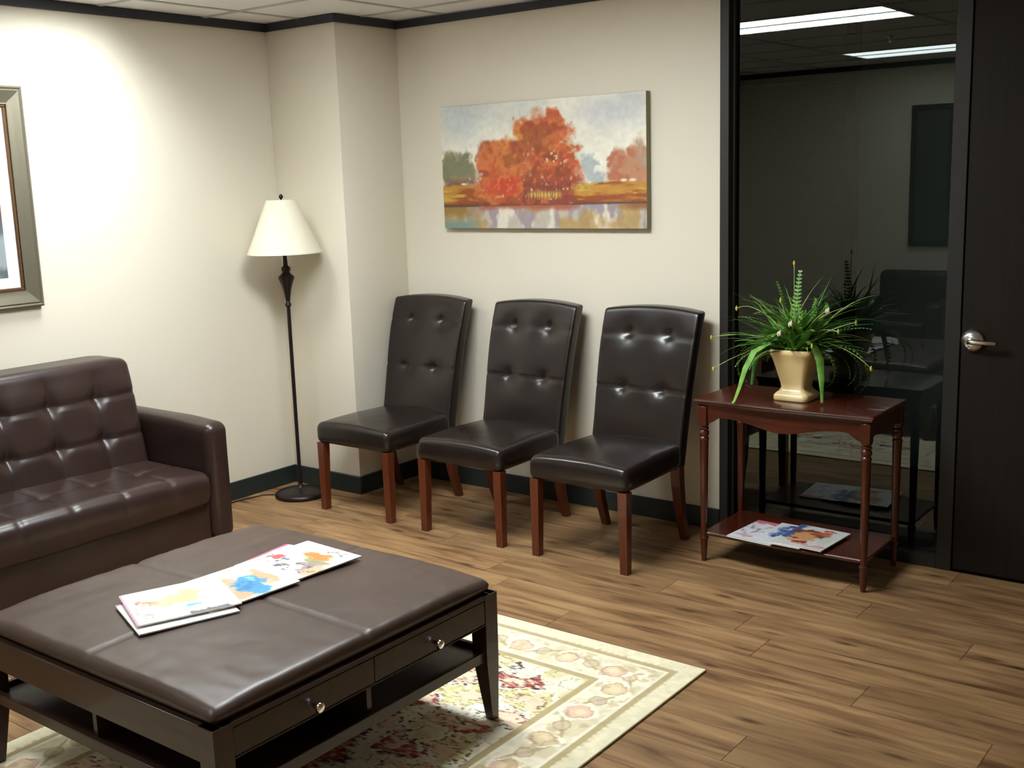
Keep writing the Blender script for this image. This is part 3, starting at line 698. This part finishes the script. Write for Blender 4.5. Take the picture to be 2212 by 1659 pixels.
# ------------------------------------------------------------------ dining chairs
def make_chair(label):
    t = thing('parsons_chair', label, 'chair', group='leather chairs along the back wall')
    def d_cs(V):
        V = V.copy(); x, y, z = V[:, 0].copy(), V[:, 1].copy(), V[:, 2].copy()
        top = smooth01(.43, .47, z); V[:, 2] += top * .034 * np.cos(np.clip(x / .27, -1, 1) * math.pi / 2) ** .7 * np.cos(np.clip((y + .07) / .36, -1, 1) * math.pi / 2)
        V[:, 0] *= 1 - .05 * smooth01(-.3, .25, y)
        V[:, 2] += top * (fbm(x * 14, y * 14, 3) - .5) * .003
        return V
    soft_box('seat', -0.264, 0.264, -0.35, 0.17, 0.366, 0.474, 0.034, chair_lm, t, 0.02, d_cs)
    tufts = [(sx * .108, z_) for sx in (-1, 1) for z_ in (.958, .712)]
    def d_cb(V):
        V = V.copy(); x, y, z = V[:, 0].copy(), V[:, 1].copy(), V[:, 2].copy()
        front = smooth01(.035, -.035, y)
        k = np.zeros_like(x)
        for a, b in tufts: k += .013 * np.exp(-((x - a) ** 2 / .022 ** 2 + (z - b) ** 2 / .018 ** 2)) + .012 * np.exp(-((x - a) ** 2 / .065 ** 2 + (z - b) ** 2 / .05 ** 2))
        for b in (.958, .712): k += .0045 * seam(z - b, .007)
        bulge = .012 * np.cos(np.clip(x / .26, -1, 1) * math.pi / 2) * smooth01(.4, .6, z)
        V[:, 1] += front * (k - bulge)
        tt = np.clip((z - .49) / .57, -.3, 1.05)
        V[:, 1] += .187 + .125 * tt + .045 * tt * np.abs(tt)
        V[:, 1] += .02 * (np.abs(x) / .25) ** 2 * smooth01(.5, 1.0, z) * -1 + .01
        V[:, 2] += .020 * (1 - (x / .256) ** 2) * smooth01(.85, 1.05, z)
        V[:, 0] *= .965 + .05 * smooth01(.5, 1.06, z)
        return V
    soft_box('backrest', -0.256, 0.256, -0.036, 0.036, 0.362, 1.078, 0.013, chair_lm, t, 0.0125, d_cb)
    for sx in (-1, 1):
        bm = bmesh.new()
        def ring(z, w, cx, cy): return [bm.verts.new((cx + dx * w, cy + dy * w, z)) for dx, dy in ((-.5, -.5), (.5, -.5), (.5, .5), (-.5, .5))]
        rs = [ring(0, .036, sx * .238, -.323), ring(.37, .046, sx * .235, -.32)]
        bm.faces.new(rs[0]); bm.faces.new(rs[1])
        for k in range(4): bm.faces.new((rs[0][k], rs[0][(k + 1) % 4], rs[1][(k + 1) % 4], rs[1][k]))
        bmobj('leg', bm, cherry_m, t)
        bm = bmesh.new()
        rs = [ring(0, .034, sx * .222, .242), ring(.14, .040, sx * .224, .195), ring(.28, .046, sx * .226, .168), ring(.38, .048, sx * .226, .16)]
        bm.faces.new(rs[0]); bm.faces.new(rs[-1])
        for i in range(3):
            for k in range(4): bm.faces.new((rs[i][k], rs[i][(k + 1) % 4], rs[i + 1][(k + 1) % 4], rs[i + 1][k]))
        bmobj('leg', bm, cherry_m, t)
    return t
ch = make_chair('dark leather chair with wooden legs in the corner beside the floor lamp')
ch.location = (0.815, -0.452, 0)
dup(ch, (1.535, -0.452, 0), 0.0, 'dark leather chair with wooden legs, middle one of the three along the wall')
dup(ch, (2.225, -0.456, 0), 0.0, 'dark leather chair with wooden legs beside the small mahogany table')
ac = thing('armchair', 'low dark leather armchair by the far wall, seen only as a reflection in the window', 'armchair', (1.82, -4.72, 0), math.pi)
soft_box('back', -0.30, 0.30, 0.17, 0.33, 0.12, 0.82, 0.05, sofa_lm, ac, 0.06)
soft_box('seat_cushion', -0.26, 0.26, -0.32, 0.18, 0.27, 0.44, 0.04, sofa_lm, ac, 0.06)
for sx in (-1, 1):
    soft_box('arm', sx * 0.33 - 0.07, sx * 0.33 + 0.07, -0.33, 0.30, 0.08, 0.60, 0.04, sofa_lm, ac, 0.08)
    for y_ in (-0.26, 0.26): box('leg', sx * 0.33 - 0.02, sx * 0.33 + 0.02, y_ - 0.02, y_ + 0.02, 0.0, 0.085, espresso_m, ac)

# ------------------------------------------------------------------ floor lamp
la = thing('floor_lamp', 'bronze floor lamp with ivory cone shade in the corner', 'lamp', (0.262, -0.672, 0))
lathe('base', [(0.140, 0.0), (0.144, 0.006), (0.142, 0.018), (0.130, 0.028), (0.085, 0.036), (0.045, 0.042), (0.022, 0.048), (0.014, 0.06), (0.010, 0.075)], iron_m, la, 48)
lathe('pole', [(0.0105, 0.06), (0.0105, 1.09)], iron_m, la, 20)
lathe('urn', [(0.0085, 1.065), (0.017, 1.072), (0.017, 1.084), (0.011, 1.092), (0.014, 1.11), (0.022, 1.16), (0.034, 1.20), (0.043, 1.222), (0.044, 1.232), (0.030, 1.243), (0.020, 1.256), (0.026, 1.270), (0.024, 1.282), (0.013, 1.292), (0.012, 1.345), (0.016, 1.352), (0.016, 1.375), (0.012, 1.38)], iron_m, la, 28)
lathe('socket', [(0.014, 1.38), (0.017, 1.385), (0.017, 1.44), (0.012, 1.445)], iron_m, la, 20)
lathe('bulb', [(0.012, 1.445), (0.016, 1.46), (0.028, 1.49), (0.030, 1.51), (0.020, 1.535), (0.0, 1.54)], mat('bulb_glass', lin(235, 235, 230), 0.3), la, 20, closed=False)
sh = lathe('lamp_shade', [(0.198, 1.362), (0.080, 1.644), (0.077, 1.644), (0.195, 1.362), (0.198, 1.362)], shade_m, la, 64, closed=False)
sh.data.set_sharp_from_angle(angle=math.radians(60))
lathe('rim', [(0.196, 1.358), (0.200, 1.358), (0.1985, 1.366), (0.195, 1.366), (0.196, 1.358)], shade_m, sh, 64, closed=False)
for k in range(3):
    a = 2 * math.pi * k / 3; tube('spider_arm', [(0, 0, 1.640), (0.078 * math.cos(a), 0.078 * math.sin(a), 1.640)], 0.0018, iron_m, la, 6)
lathe('finial', [(0.004, 1.636), (0.004, 1.648), (0.011, 1.655), (0.012, 1.663), (0.007, 1.671), (0.0, 1.675)], iron_m, la, 16, closed=False)
tube('pull_chain', [(0.02, -0.02, 1.40), (0.055, -0.04, 1.385), (0.075, -0.05, 1.345), (0.078, -0.052, 1.30)], 0.0012, knob_m, la, 5)
tag(tube('lamp_cord', [(0.15, -0.75, 0.008), (0.08, -0.80, 0.006), (0.05, -0.95, 0.006), (0.06, -1.15, 0.006), (0.05, -1.5, 0.006)], 0.0032, iron_m, None, 6), 'thin dark lamp cord on the floor along the left baseboard', 'cord')

# ------------------------------------------------------------------ side table
st = thing('side_table', 'small mahogany side table with turned legs and a lower shelf', 'table', (3.03, -0.250, 0))
TX, TY = 0.380, 0.202
def outline(ex, bow):
    pts = []
    n = 28
    for i in range(n + 1):                          # front edge, gently serpentine
        s = -1 + 2 * i / n; pts.append((s * ex, -(TY + (ex - TX)) - bow * math.cos(s * math.pi / 2) ** 2))
    pts += [(ex, TY - 0.01), (-ex, TY - 0.01)]
    return pts
def slab(name, levels, m, parent):
    bm = bmesh.new(); rings = []
    for ex, z in levels: rings.append([bm.verts.new((x, y, z)) for x, y in outline(ex, 0.012)])
    n = len(rings[0]); bm.faces.new(rings[0]); bm.faces.new(rings[-1])
    for a, b in zip(rings, rings[1:]):
        for i in range(n): bm.faces.new((a[i], a[(i + 1) % n], b[(i + 1) % n], b[i]))
    return bmobj(name, bm, m, parent, True)
slab('table_top', [(TX - 0.002, 0.712), (TX + 0.006, 0.716), (TX + 0.006, 0.721), (TX + 0.012, 0.723), (TX + 0.014, 0.728), (TX + 0.012, 0.733), (TX + 0.018, 0.735), (TX + 0.019, 0.740), (TX + 0.016, 0.744), (TX + 0.012, 0.745)], mahog_m, st)
fa = []
nA = 40
for i in range(nA + 1):
    s = -1 + 2 * i / nA; x = s * 0.345
    z = 0.668 - 0.040 * math.exp(-(s / 0.42) ** 2) - 0.034 * smooth01(0.80, 1.0, abs(s))
    fa.append((x, float(z)))
prism('front_apron', fa + [(0.345, 0.712), (-0.345, 0.712)], 'y', -TY + 0.004, -TY + 0.022, mahog_m, st)
for sx in (-1, 1):
    sa = []
    for i in range(21):
        s = -1 + 2 * i / 20; sa.append((s * 0.17, float(0.662 - 0.02 * math.cos(s * math.pi / 2) - 0.024 * smooth01(.75, 1, abs(s)))))
    prism('side_apron', sa + [(0.17, 0.712), (-0.17, 0.712)], 'x', sx * (TX - 0.012) - 0.009, sx * (TX - 0.012) + 0.009, mahog_m, st)
box('back_apron', -0.345, 0.345, TY - 0.03, TY - 0.015, 0.64, 0.712, mahog_m, st)
prof = [(0.010, 0.0), (0.0125, 0.02), (0.016, 0.085), (0.0165, 0.10), (0.020, 0.104), (0.020, 0.110), (0.0145, 0.114), (0.0145, 0.150), (0.015, 0.17), (0.0175, 0.40), (0.0195, 0.555), (0.0215, 0.560), (0.0215, 0.568), (0.0165, 0.574), (0.022, 0.585), (0.0225, 0.595), (0.016, 0.604), (0.0215, 0.609), (0.0215, 0.614), (0.015, 0.619), (0.0215, 0.625), (0.0215, 0.632)]
for sx in (-1, 1):
    for sy in (-1, 1):
        lg = lathe('leg', prof, mahog_leg_m, st, 20, (sx * (TX - 0.016), sy * (TY - 0.014) - (0.006 if sy > 0 else 0), 0))
        box('leg_block', -0.02, 0.02, -0.02, 0.02, 0.630, 0.712, mahog_leg_m, lg, 0.002, 1)
slab('lower_shelf', [(TX - 0.014, 0.120), (TX - 0.010, 0.124), (TX - 0.010, 0.132), (TX - 0.014, 0.136)], mahog_m, st)

# ------------------------------------------------------------------ potted plant
pl = thing('potted_plant', 'grassy green plant with small yellow buds in a cream urn on the side table', 'plant', (3.018, -0.262, 0.7455))
def square_loft(name, secs, m, parent, rr=0.16):
    V = []; F = []; n = 0
    for w, z in secs:
        ring_ = []
        r = w * rr; h_ = w / 2 - r
        for qx, qy, a0 in ((1, 1, 0), (-1, 1, 90), (-1, -1, 180), (1, -1, 270)):
            for k in range(5):
                a = math.radians(a0 + 22.5 * k); ring_.append((qx * h_ + r * math.cos(a), qy * h_ + r * math.sin(a), z))
        n = len(ring_); V += ring_
    for i in range(len(secs) - 1):
        for k in range(n): k2 = (k + 1) % n; F.append((i * n + k, i * n + k2, (i + 1) * n + k2, (i + 1) * n + k))
    F.append(tuple(range(n))[::-1]); F.append(tuple((len(secs) - 1) * n + k for k in range(n)))
    o = meshobj(name, V, F, m, parent, True); o.data.set_sharp_from_angle(angle=math.radians(55)); return o
square_loft('pot', [(0.150, 0.0), (0.158, 0.004), (0.158, 0.022), (0.146, 0.030), (0.118, 0.042), (0.106, 0.056), (0.112, 0.075), (0.136, 0.12), (0.160, 0.165), (0.176, 0.192), (0.186, 0.200), (0.190, 0.206), (0.190, 0.216), (0.184, 0.222), (0.166, 0.222), (0.160, 0.19)], pot_m, pl)
box('soil', -0.078, 0.078, -0.078, 0.078, 0.195, 0.203, soil_m, pl)
PR = random.Random(5)
def keep_clear(p):
    w = Vector(p)
    if w.y > 0.225: w.y = 0.225 + (w.y - 0.225) * 0.05
    if w.z < 0.004: w.z = 0.004
    return w
def arc(az, el, length, droop, n=9, start=None):
    p = Vector(start) if start else Vector((PR.uniform(-.05, .05), PR.uniform(-.05, .05), 0.20)); pts = [p.copy()]
    e = el
    for i in range(n):
        s = length / n; p = p + Vector((math.cos(az) * math.cos(e), math.sin(az) * math.cos(e), math.sin(e))) * s
        e -= droop / n * (0.5 + 1.2 * i / n); pts.append(keep_clear(p))
    return pts
def blade(pts, w, m, name='leaf', taper=1.0, side=None):
    V = []; F = []; n = len(pts)
    for i, p in enumerate(pts):
        d = (pts[min(i + 1, n - 1)] - pts[max(i - 1, 0)]).normalized(); s = d.cross(Vector((0, 0, 1)))
        s = s.normalized() if s.length > 1e-3 else Vector((1, 0, 0))
        if side is not None: s = (Vector(side) - d * d.dot(Vector(side))).normalized()
        u_ = s.cross(d)
        t = i / (n - 1); ww = w * (0.45 + 0.55 * math.sin(math.pi * min(1, t * 1.2 + .1))) * (1 - taper * t ** 3)
        V += [p - s * ww + u_ * ww * .45, p, p + s * ww + u_ * ww * .45]
    for i in range(n - 1):
        a = i * 3; F += [(a, a + 1, a + 4, a + 3), (a + 1, a + 2, a + 5, a + 4)]
    return meshobj(name, V, F, m, pl, True)
def frond(pts, w, m):
    V = []; F = []; n = len(pts)
    for i in range(1, n):
        p = pts[i]; d = (pts[i] - pts[i - 1]).normalized(); s = d.cross(Vector((0, 0, 1)))
        s = s.normalized() if s.length > 1e-3 else Vector((1, 0, 0))
        t = i / (n - 1); L = w * (1 - t * .75) * (0.6 + .4 * min(1, t * 4))
        for sg in (-1, 1):
            tip = keep_clear(p + s * sg * L + d * L * .45 + Vector((0, 0, -.15 * L))); b = len(V); k = 0.0042
            V += [p - d * k, p + (tip - p) * .5 - d * k * 1.2, tip, p + (tip - p) * .5 + d * k * 1.2, p + d * k]
            F.append((b, b + 1, b + 2, b + 3, b + 4))
    b = len(V)
    for i, p in enumerate(pts):
        d = (pts[min(i + 1, n - 1)] - pts[max(i - 1, 0)]).normalized(); s = d.cross(Vector((0, 0, 1)))
        s = s.normalized() if s.length > 1e-3 else Vector((1, 0, 0)); V += [p - s * .0016, p + s * .0016]
    for i in range(n - 1): F.append((b + 2 * i, b + 2 * i + 1, b + 2 * i + 3, b + 2 * i + 2))
    return meshobj('fern_frond', V, F, m, pl, False)
def bud(p, m, s=0.012, parent=None):
    V = []; F = []
    for i in range(4):
        for k in range(6):
            a = 2 * math.pi * k / 6; r = s * (0.35, 1, .8, .1)[i]; V.append((p[0] + r * math.cos(a) * .7, p[1] + r * math.sin(a) * .7, p[2] + s * (-1.2, -.3, .6, 1.4)[i]))
    for i in range(3):
        for k in range(6): F.append((i * 6 + k, i * 6 + (k + 1) % 6, (i + 1) * 6 + (k + 1) % 6, (i + 1) * 6 + k))
    return meshobj('flower_bud', V, F, m, parent or pl, True)
def front(az): return math.cos(az + math.pi / 2 - 0.4) > 0.45          # over the front of the pot
for i in range(175):                                  # arching blades
    az = PR.uniform(0, 2 * math.pi); el = PR.uniform(.25, 1.35); dp = PR.uniform(.3, 1.45)
    L = PR.uniform(.20, .37) * (1.12 if abs(math.cos(az)) > .6 else .85)
    if front(az): el = PR.uniform(.55, 1.35); L = min(L, PR.uniform(.14, .26)); dp = PR.uniform(.3, 1.3)
    blade(arc(az, el, L, dp), PR.uniform(.008, .0155), PR.choice([leafA, leafA, leafB, leafB, leafC]))
for i in range(72):                                   # ferny fronds
    az = PR.uniform(0, 2 * math.pi); el = PR.uniform(.3, 1.3); dp = PR.uniform(.6, 2.0); L = PR.uniform(.18, .34)
    if front(az): el = PR.uniform(.7, 1.35); L = PR.uniform(.14, .24); dp = PR.uniform(.5, 1.5)
    frond(arc(az, el, L, dp, 20), PR.uniform(.026, .042), PR.choice([leafA, leafA, leafB]))
for az, L, dr_ in ((math.radians(205), .40, 3.2), (math.radians(190), .36, 3.0), (math.radians(-8), .36, 3.0), (math.radians(-2), .42, 2.9), (math.radians(10), .40, 2.7), (math.radians(25), .38, 2.9), (math.radians(172), .42, 2.8)):
    frond(arc(az, .55, L, dr_, 22), .032, leafA)
# three broad hanging straps
blade([keep_clear(Vector(p)) for p in ((-.03, -.06, .22), (-.07, -.13, .26), (-.115, -.19, .23), (-.145, -.215, .15), (-.165, -.222, .07), (-.185, -.226, .012), (-.192, -.228, .001))], .017, leafA, taper=.3, side=(.95, -.3, 0))
blade([keep_clear(Vector(p)) for p in ((.05, -.03, .22), (.10, -.06, .25), (.135, -.08, .19), (.145, -.085, .11), (.150, -.09, .05), (.152, -.092, .012))], .017, leafA, taper=.25, side=(.9, .4, 0))
blade([keep_clear(Vector(p)) for p in ((-.05, -.02, .22), (-.11, -.05, .26), (-.155, -.07, .20), (-.165, -.08, .12), (-.17, -.085, .06))], .016, leafB, taper=.3, side=(.9, .4, 0))
# upright spray and thin stems ending in buds
frond(arc(1.6, 1.5, .33, .25, 20, (-.01, -.01, .22)), .042, leafA); frond(arc(2.6, 1.35, .30, .4, 20, (-.02, -.01, .22)), .028, leafB); frond(arc(.3, 1.3, .28, .5, 20, (.01, -.01, .22)), .03, leafA)
stems = [((-.01, 0, .22), (-.012, -.01, .42), (-.012, -.015, .585), bud_m), ((-.02, -.02, .25), (-.16, -.06, .44), (-.245, -.08, .39), bud_m), ((-.03, -.04, .25), (-.22, -.10, .30), (-.335, -.14, .265), bud_m), ((-.03, -.03, .25), (-.20, -.10, .22), (-.33, -.13, .125), bud_m),
         ((.02, -.03, .25), (.09, -.06, .36), (.155, -.07, .395), petal_m), ((0, -.05, .25), (.03, -.10, .33), (.02, -.13, .34), petal_m), ((.0, -.05, .25), (-.01, -.12, .29), (-.02, -.15, .30), petal_m), ((.04, -.04, .25), (.11, -.10, .27), (.12, -.13, .255), bud_m), ((.04, 0, .25), (.18, -.02, .33), (.27, -.04, .35), leafC),
         ((.03, .02, .25), (.20, .0, .27), (.33, -.02, .16), bud_m), ((-.02, .0, .25), (-.05, -.04, .40), (-.055, -.05, .43), bud_m), ((.02, .0, .25), (.10, -.03, .33), (.20, -.05, .31), leafC)]
for a, b, c, m_ in stems:
    a, b, c = Vector(a), Vector(b), Vector(c)
    pts = [a * (1 - t) ** 2 + b * 2 * t * (1 - t) + c * t * t for t in [k / 8 for k in range(9)]]
    tb = tube('stem', pts, 0.0016, leafC, pl, 5)
    bud(c, m_, .009, tb)
    if m_ is petal_m: bud(c + Vector((.012, -.008, .006)), m_, .010, tb)

# ------------------------------------------------------------------ magazines
def ell(u, v, cu, cv, ru, rv, s=.25): return smooth01(1 + s, 1 - s, np.hypot((u - cu) / ru, (v - cv) / rv))
def cover_a(u, v):                                  # pale cover, figure in light yellow
    n = fbm(u * 12, v * 12, 2); c = np.ones((len(u), 3)) * (244, 240, 236)
    c = mixc(c, (240, 196, 160), ell(u, v, .52, .60, .17, .13)); c = mixc(c, (236, 220, 150), ell(u, v, .54, .40, .16, .14)); c = mixc(c, (236, 190, 150), ell(u, v, .70, .42, .08, .10)); c = mixc(c, (226, 176, 140), ell(u, v, .56, .76, .07, .08)); c = mixc(c, (178, 130, 84), ell(u, v, .60, .82, .09, .05) * smooth01(.4, .6, n))
    c = mixc(c, (96, 92, 96), smooth01(.5, .7, fbm(u * 26, v * 6, 7)) * ((v > .86) & (v < .94) & (u > .12) & (u < .62)) * .8)
    c = mixc(c, (236, 150, 176), smooth01(.965, .985, v)); c = mixc(c, (110, 186, 216), ell(u, v, .26, .42, .06, .06))
    c = mixc(c, (130, 126, 132), smooth01(.55, .75, fbm(u * 40, v * 30, 9)) * ((u < .3) & (v < .32) & (v > .08)) * .7)
    return mixc(c, (60, 56, 60), ((u < .06) & (v > .1) & (v < .5)) * .7)
def cover_b(u, v):                                  # torso in a blue top
    c = np.ones((len(u), 3)) * (240, 236, 232); n = fbm(u * 9, v * 9, 4)
    c = mixc(c, (232, 178, 142), ell(u, v, .50, .46, .42, .14)); c = mixc(c, (222, 164, 128), ell(u, v, .30, .32, .14, .2)); c = mixc(c, (226, 172, 138), ell(u, v, .82, .40, .14, .30)); c = mixc(c, (226, 190, 156), ell(u, v, .62, .80, .2, .12))
    c = mixc(c, (226, 170, 134), ell(u, v, .5, .86, .3, .06)); c = mixc(c, (58, 150, 205), np.maximum(ell(u, v, .50, .70, .18, .12, .2), ell(u, v, .70, .62, .30, .12, .2))); c = mixc(c, (40, 126, 186), ell(u, v, .66, .62, .14, .1) * smooth01(.45, .6, n)); c = mixc(c, (120, 190, 222), ell(u, v, .5, .72, .1, .05))
    return c
def cover_c(u, v):                                  # room interior with orange and grey
    n = fbm(u * 10, v * 10, 6); c = np.ones((len(u), 3)) * (238, 234, 238)
    c = mixc(c, (206, 136, 70), ell(u, v, .55, .70, .26, .09)); c = mixc(c, (150, 156, 110), ell(u, v, .72, .58, .2, .05)); c = mixc(c, (160, 140, 150), ell(u, v, .75, .42, .22, .14)); c = mixc(c, (226, 176, 140), ell(u, v, .92, .38, .1, .16))
    c = mixc(c, (70, 66, 72), smooth01(.56, .66, fbm(u * 14, v * 16, 8)) * ((v > .22) & (v < .55)) * .9); c = mixc(c, (240, 240, 242), ell(u, v, .6, .36, .12, .07)); c = mixc(c, (196, 90, 84), ell(u, v, .16, .48, .08, .06)); c = mixc(c, (70, 84, 150), ell(u, v, .3, .46, .03, .02))
    for a in (.56, .66, .78): c = mixc(c, (96, 104, 92), ((np.abs(u - a) < .012) & (v > .84) & (v < .95)) * .9)
    return mixc(c, (96, 104, 92), ((np.abs(v - .85) < .012) & (u > .54) & (u < .84)) * .8)
def cover_d(u, v):                                  # white and pink with grey text blocks
    c = np.ones((len(u), 3)) * (222, 222, 228); c = mixc(c, (206, 110, 124), smooth01(.84, .92, v)); c = mixc(c, (120, 118, 128), smooth01(.5, .68, fbm(u * 16, v * 12, 5)) * ((v > .25) & (v < .75) & (u < .6)) * .8)
    c = mixc(c, (214, 160, 168), ell(u, v, .3, .16, .2, .05)); return c
def cover_e(u, v):                                  # close-up of a face, red hair, blue left edge
    n = fbm(u * 9, v * 9, 3); c = np.ones((len(u), 3)) * (216, 216, 212)
    c = mixc(c, (72, 96, 150), smooth01(.20, .12, u + (n - .5) * .15) * (v > .3)); c = mixc(c, (120, 60, 34), ell(u, v, .40, .66, .34, .16)); c = mixc(c, (212, 152, 104), ell(u, v, .36, .46, .24, .24)); c = mixc(c, (222, 168, 122), ell(u, v, .28, .28, .13, .12))
    c = mixc(c, (96, 44, 34), ell(u, v, .26, .37, .09, .022)); c = mixc(c, (90, 46, 36), ell(u, v, .46, .62, .08, .02)); c = mixc(c, (140, 70, 44), ell(u, v, .44, .20, .16, .05)); c = mixc(c, (196, 60, 56), ell(u, v, .66, .86, .12, .04)); c = mixc(c, (190, 100, 60), ell(u, v, .62, .72, .14, .08))
    c = mixc(c, (216, 150, 156), smooth01(.035, .02, np.abs(v - .13)) * (u > .3)); c = mixc(c, (190, 206, 186), ell(u, v, .8, .45, .12, .2) * .6); return c
def cover_g(u, v):                                  # pale cover with a blue patch
    n = fbm(u * 8, v * 8, 15); c = np.ones((len(u), 3)) * (222, 224, 226)
    c = mixc(c, (70, 98, 152), np.maximum(ell(u, v, .34, .72, .2, .2), ell(u, v, .22, .42, .12, .14)) * smooth01(.3, .5, n)); return mixc(c, (52, 66, 92), ell(u, v, .45, .88, .18, .06))
def cover_f(u, v):
    c = np.ones((len(u), 3)) * (236, 232, 230); return mixc(c, (214, 90, 130), smooth01(.05, .02, u))
def photo(fn):
    def g(u, v):
        a = (fbm(u * 6, v * 6, 101) - .5) * .16 + (fbm(u * 19, v * 19, 111) - .5) * .09; b = (fbm(u * 6 + 31, v * 6, 121) - .5) * .16 + (fbm(u * 19 + 5, v * 19, 131) - .5) * .09
        e = smooth01(0, .12, np.minimum.reduce([u, 1 - u, v, 1 - v]))
        return fn(u + a * e, v + b * e) * (.94 + .12 * fbm(u * 30, v * 30, 141))[:, None]
    return g
def magazine(label, w, h, th, x, y, z, rz, fn, tilt=0.0, group=None):
    t = thing('magazine', label, 'magazine', (x, y, z), 0, group); t.rotation_euler = (tilt, 0, rz)
    box('pages', -w / 2 + .001, w / 2 - .0015, -h / 2 + .001, h / 2 - .001, 0.0003, th - .0006, page_m, t)
    box('back_cover', -w / 2, w / 2, -h / 2, h / 2, 0.0, 0.0003, page_m, t)
    sheet('front_cover', w, h, 84, 108, photo(fn), cover_m, t, (0, 0, th))
    box('spine', -w / 2 - .0006, -w / 2, -h / 2, h / 2, 0, th, page_m, t)
    return t
GM = 'magazines fanned out on the coffee table'
z0 = TOPZ - 0.001
magazine('magazine showing an orange interior scene, far end of the coffee table row', .275, .305, .004, 2.228, -2.425, z0 + .0045, math.radians(-3), cover_c, 0, GM)
magazine('mostly hidden pale magazine with pink spine under the orange interior magazine', .28, .29, .004, 2.205, -2.45, z0, math.radians(6), cover_f, 0, GM)
magazine('magazine with a figure in a bright blue top, middle of the coffee table row', .285, .32, .004, 2.222, -2.70, z0 + .0045, math.radians(-6), cover_b, math.radians(.8), GM)
magazine('mostly hidden white magazine under the pale figure magazine', .27, .29, .004, 2.225, -2.90, z0 - .0005, math.radians(-20), cover_f, 0, GM)
magazine('pale white magazine with a figure in light yellow, nearest end of the coffee table row', .275, .30, .004, 2.195, -2.868, z0 + .0095, math.radians(157), cover_a, math.radians(-.4), GM)
GS = 'magazines on the lower shelf of the side table'
sz = 0.1365
magazine('white and pink magazine on the lower shelf of the side table', .215, .28, .006, 2.905, -0.325, sz, math.radians(-5), cover_d, 0, GS)
magazine('pale magazine with a blue patch between the other two on the lower shelf', .215, .285, .004, 3.025, -0.32, sz + .0065, math.radians(-2), cover_g, 0, GS)
magazine('magazine with a close-up face and red hair on the lower shelf', .23, .285, .005, 3.118, -0.315, sz + .011, math.radians(-4), cover_e, 0, GS)
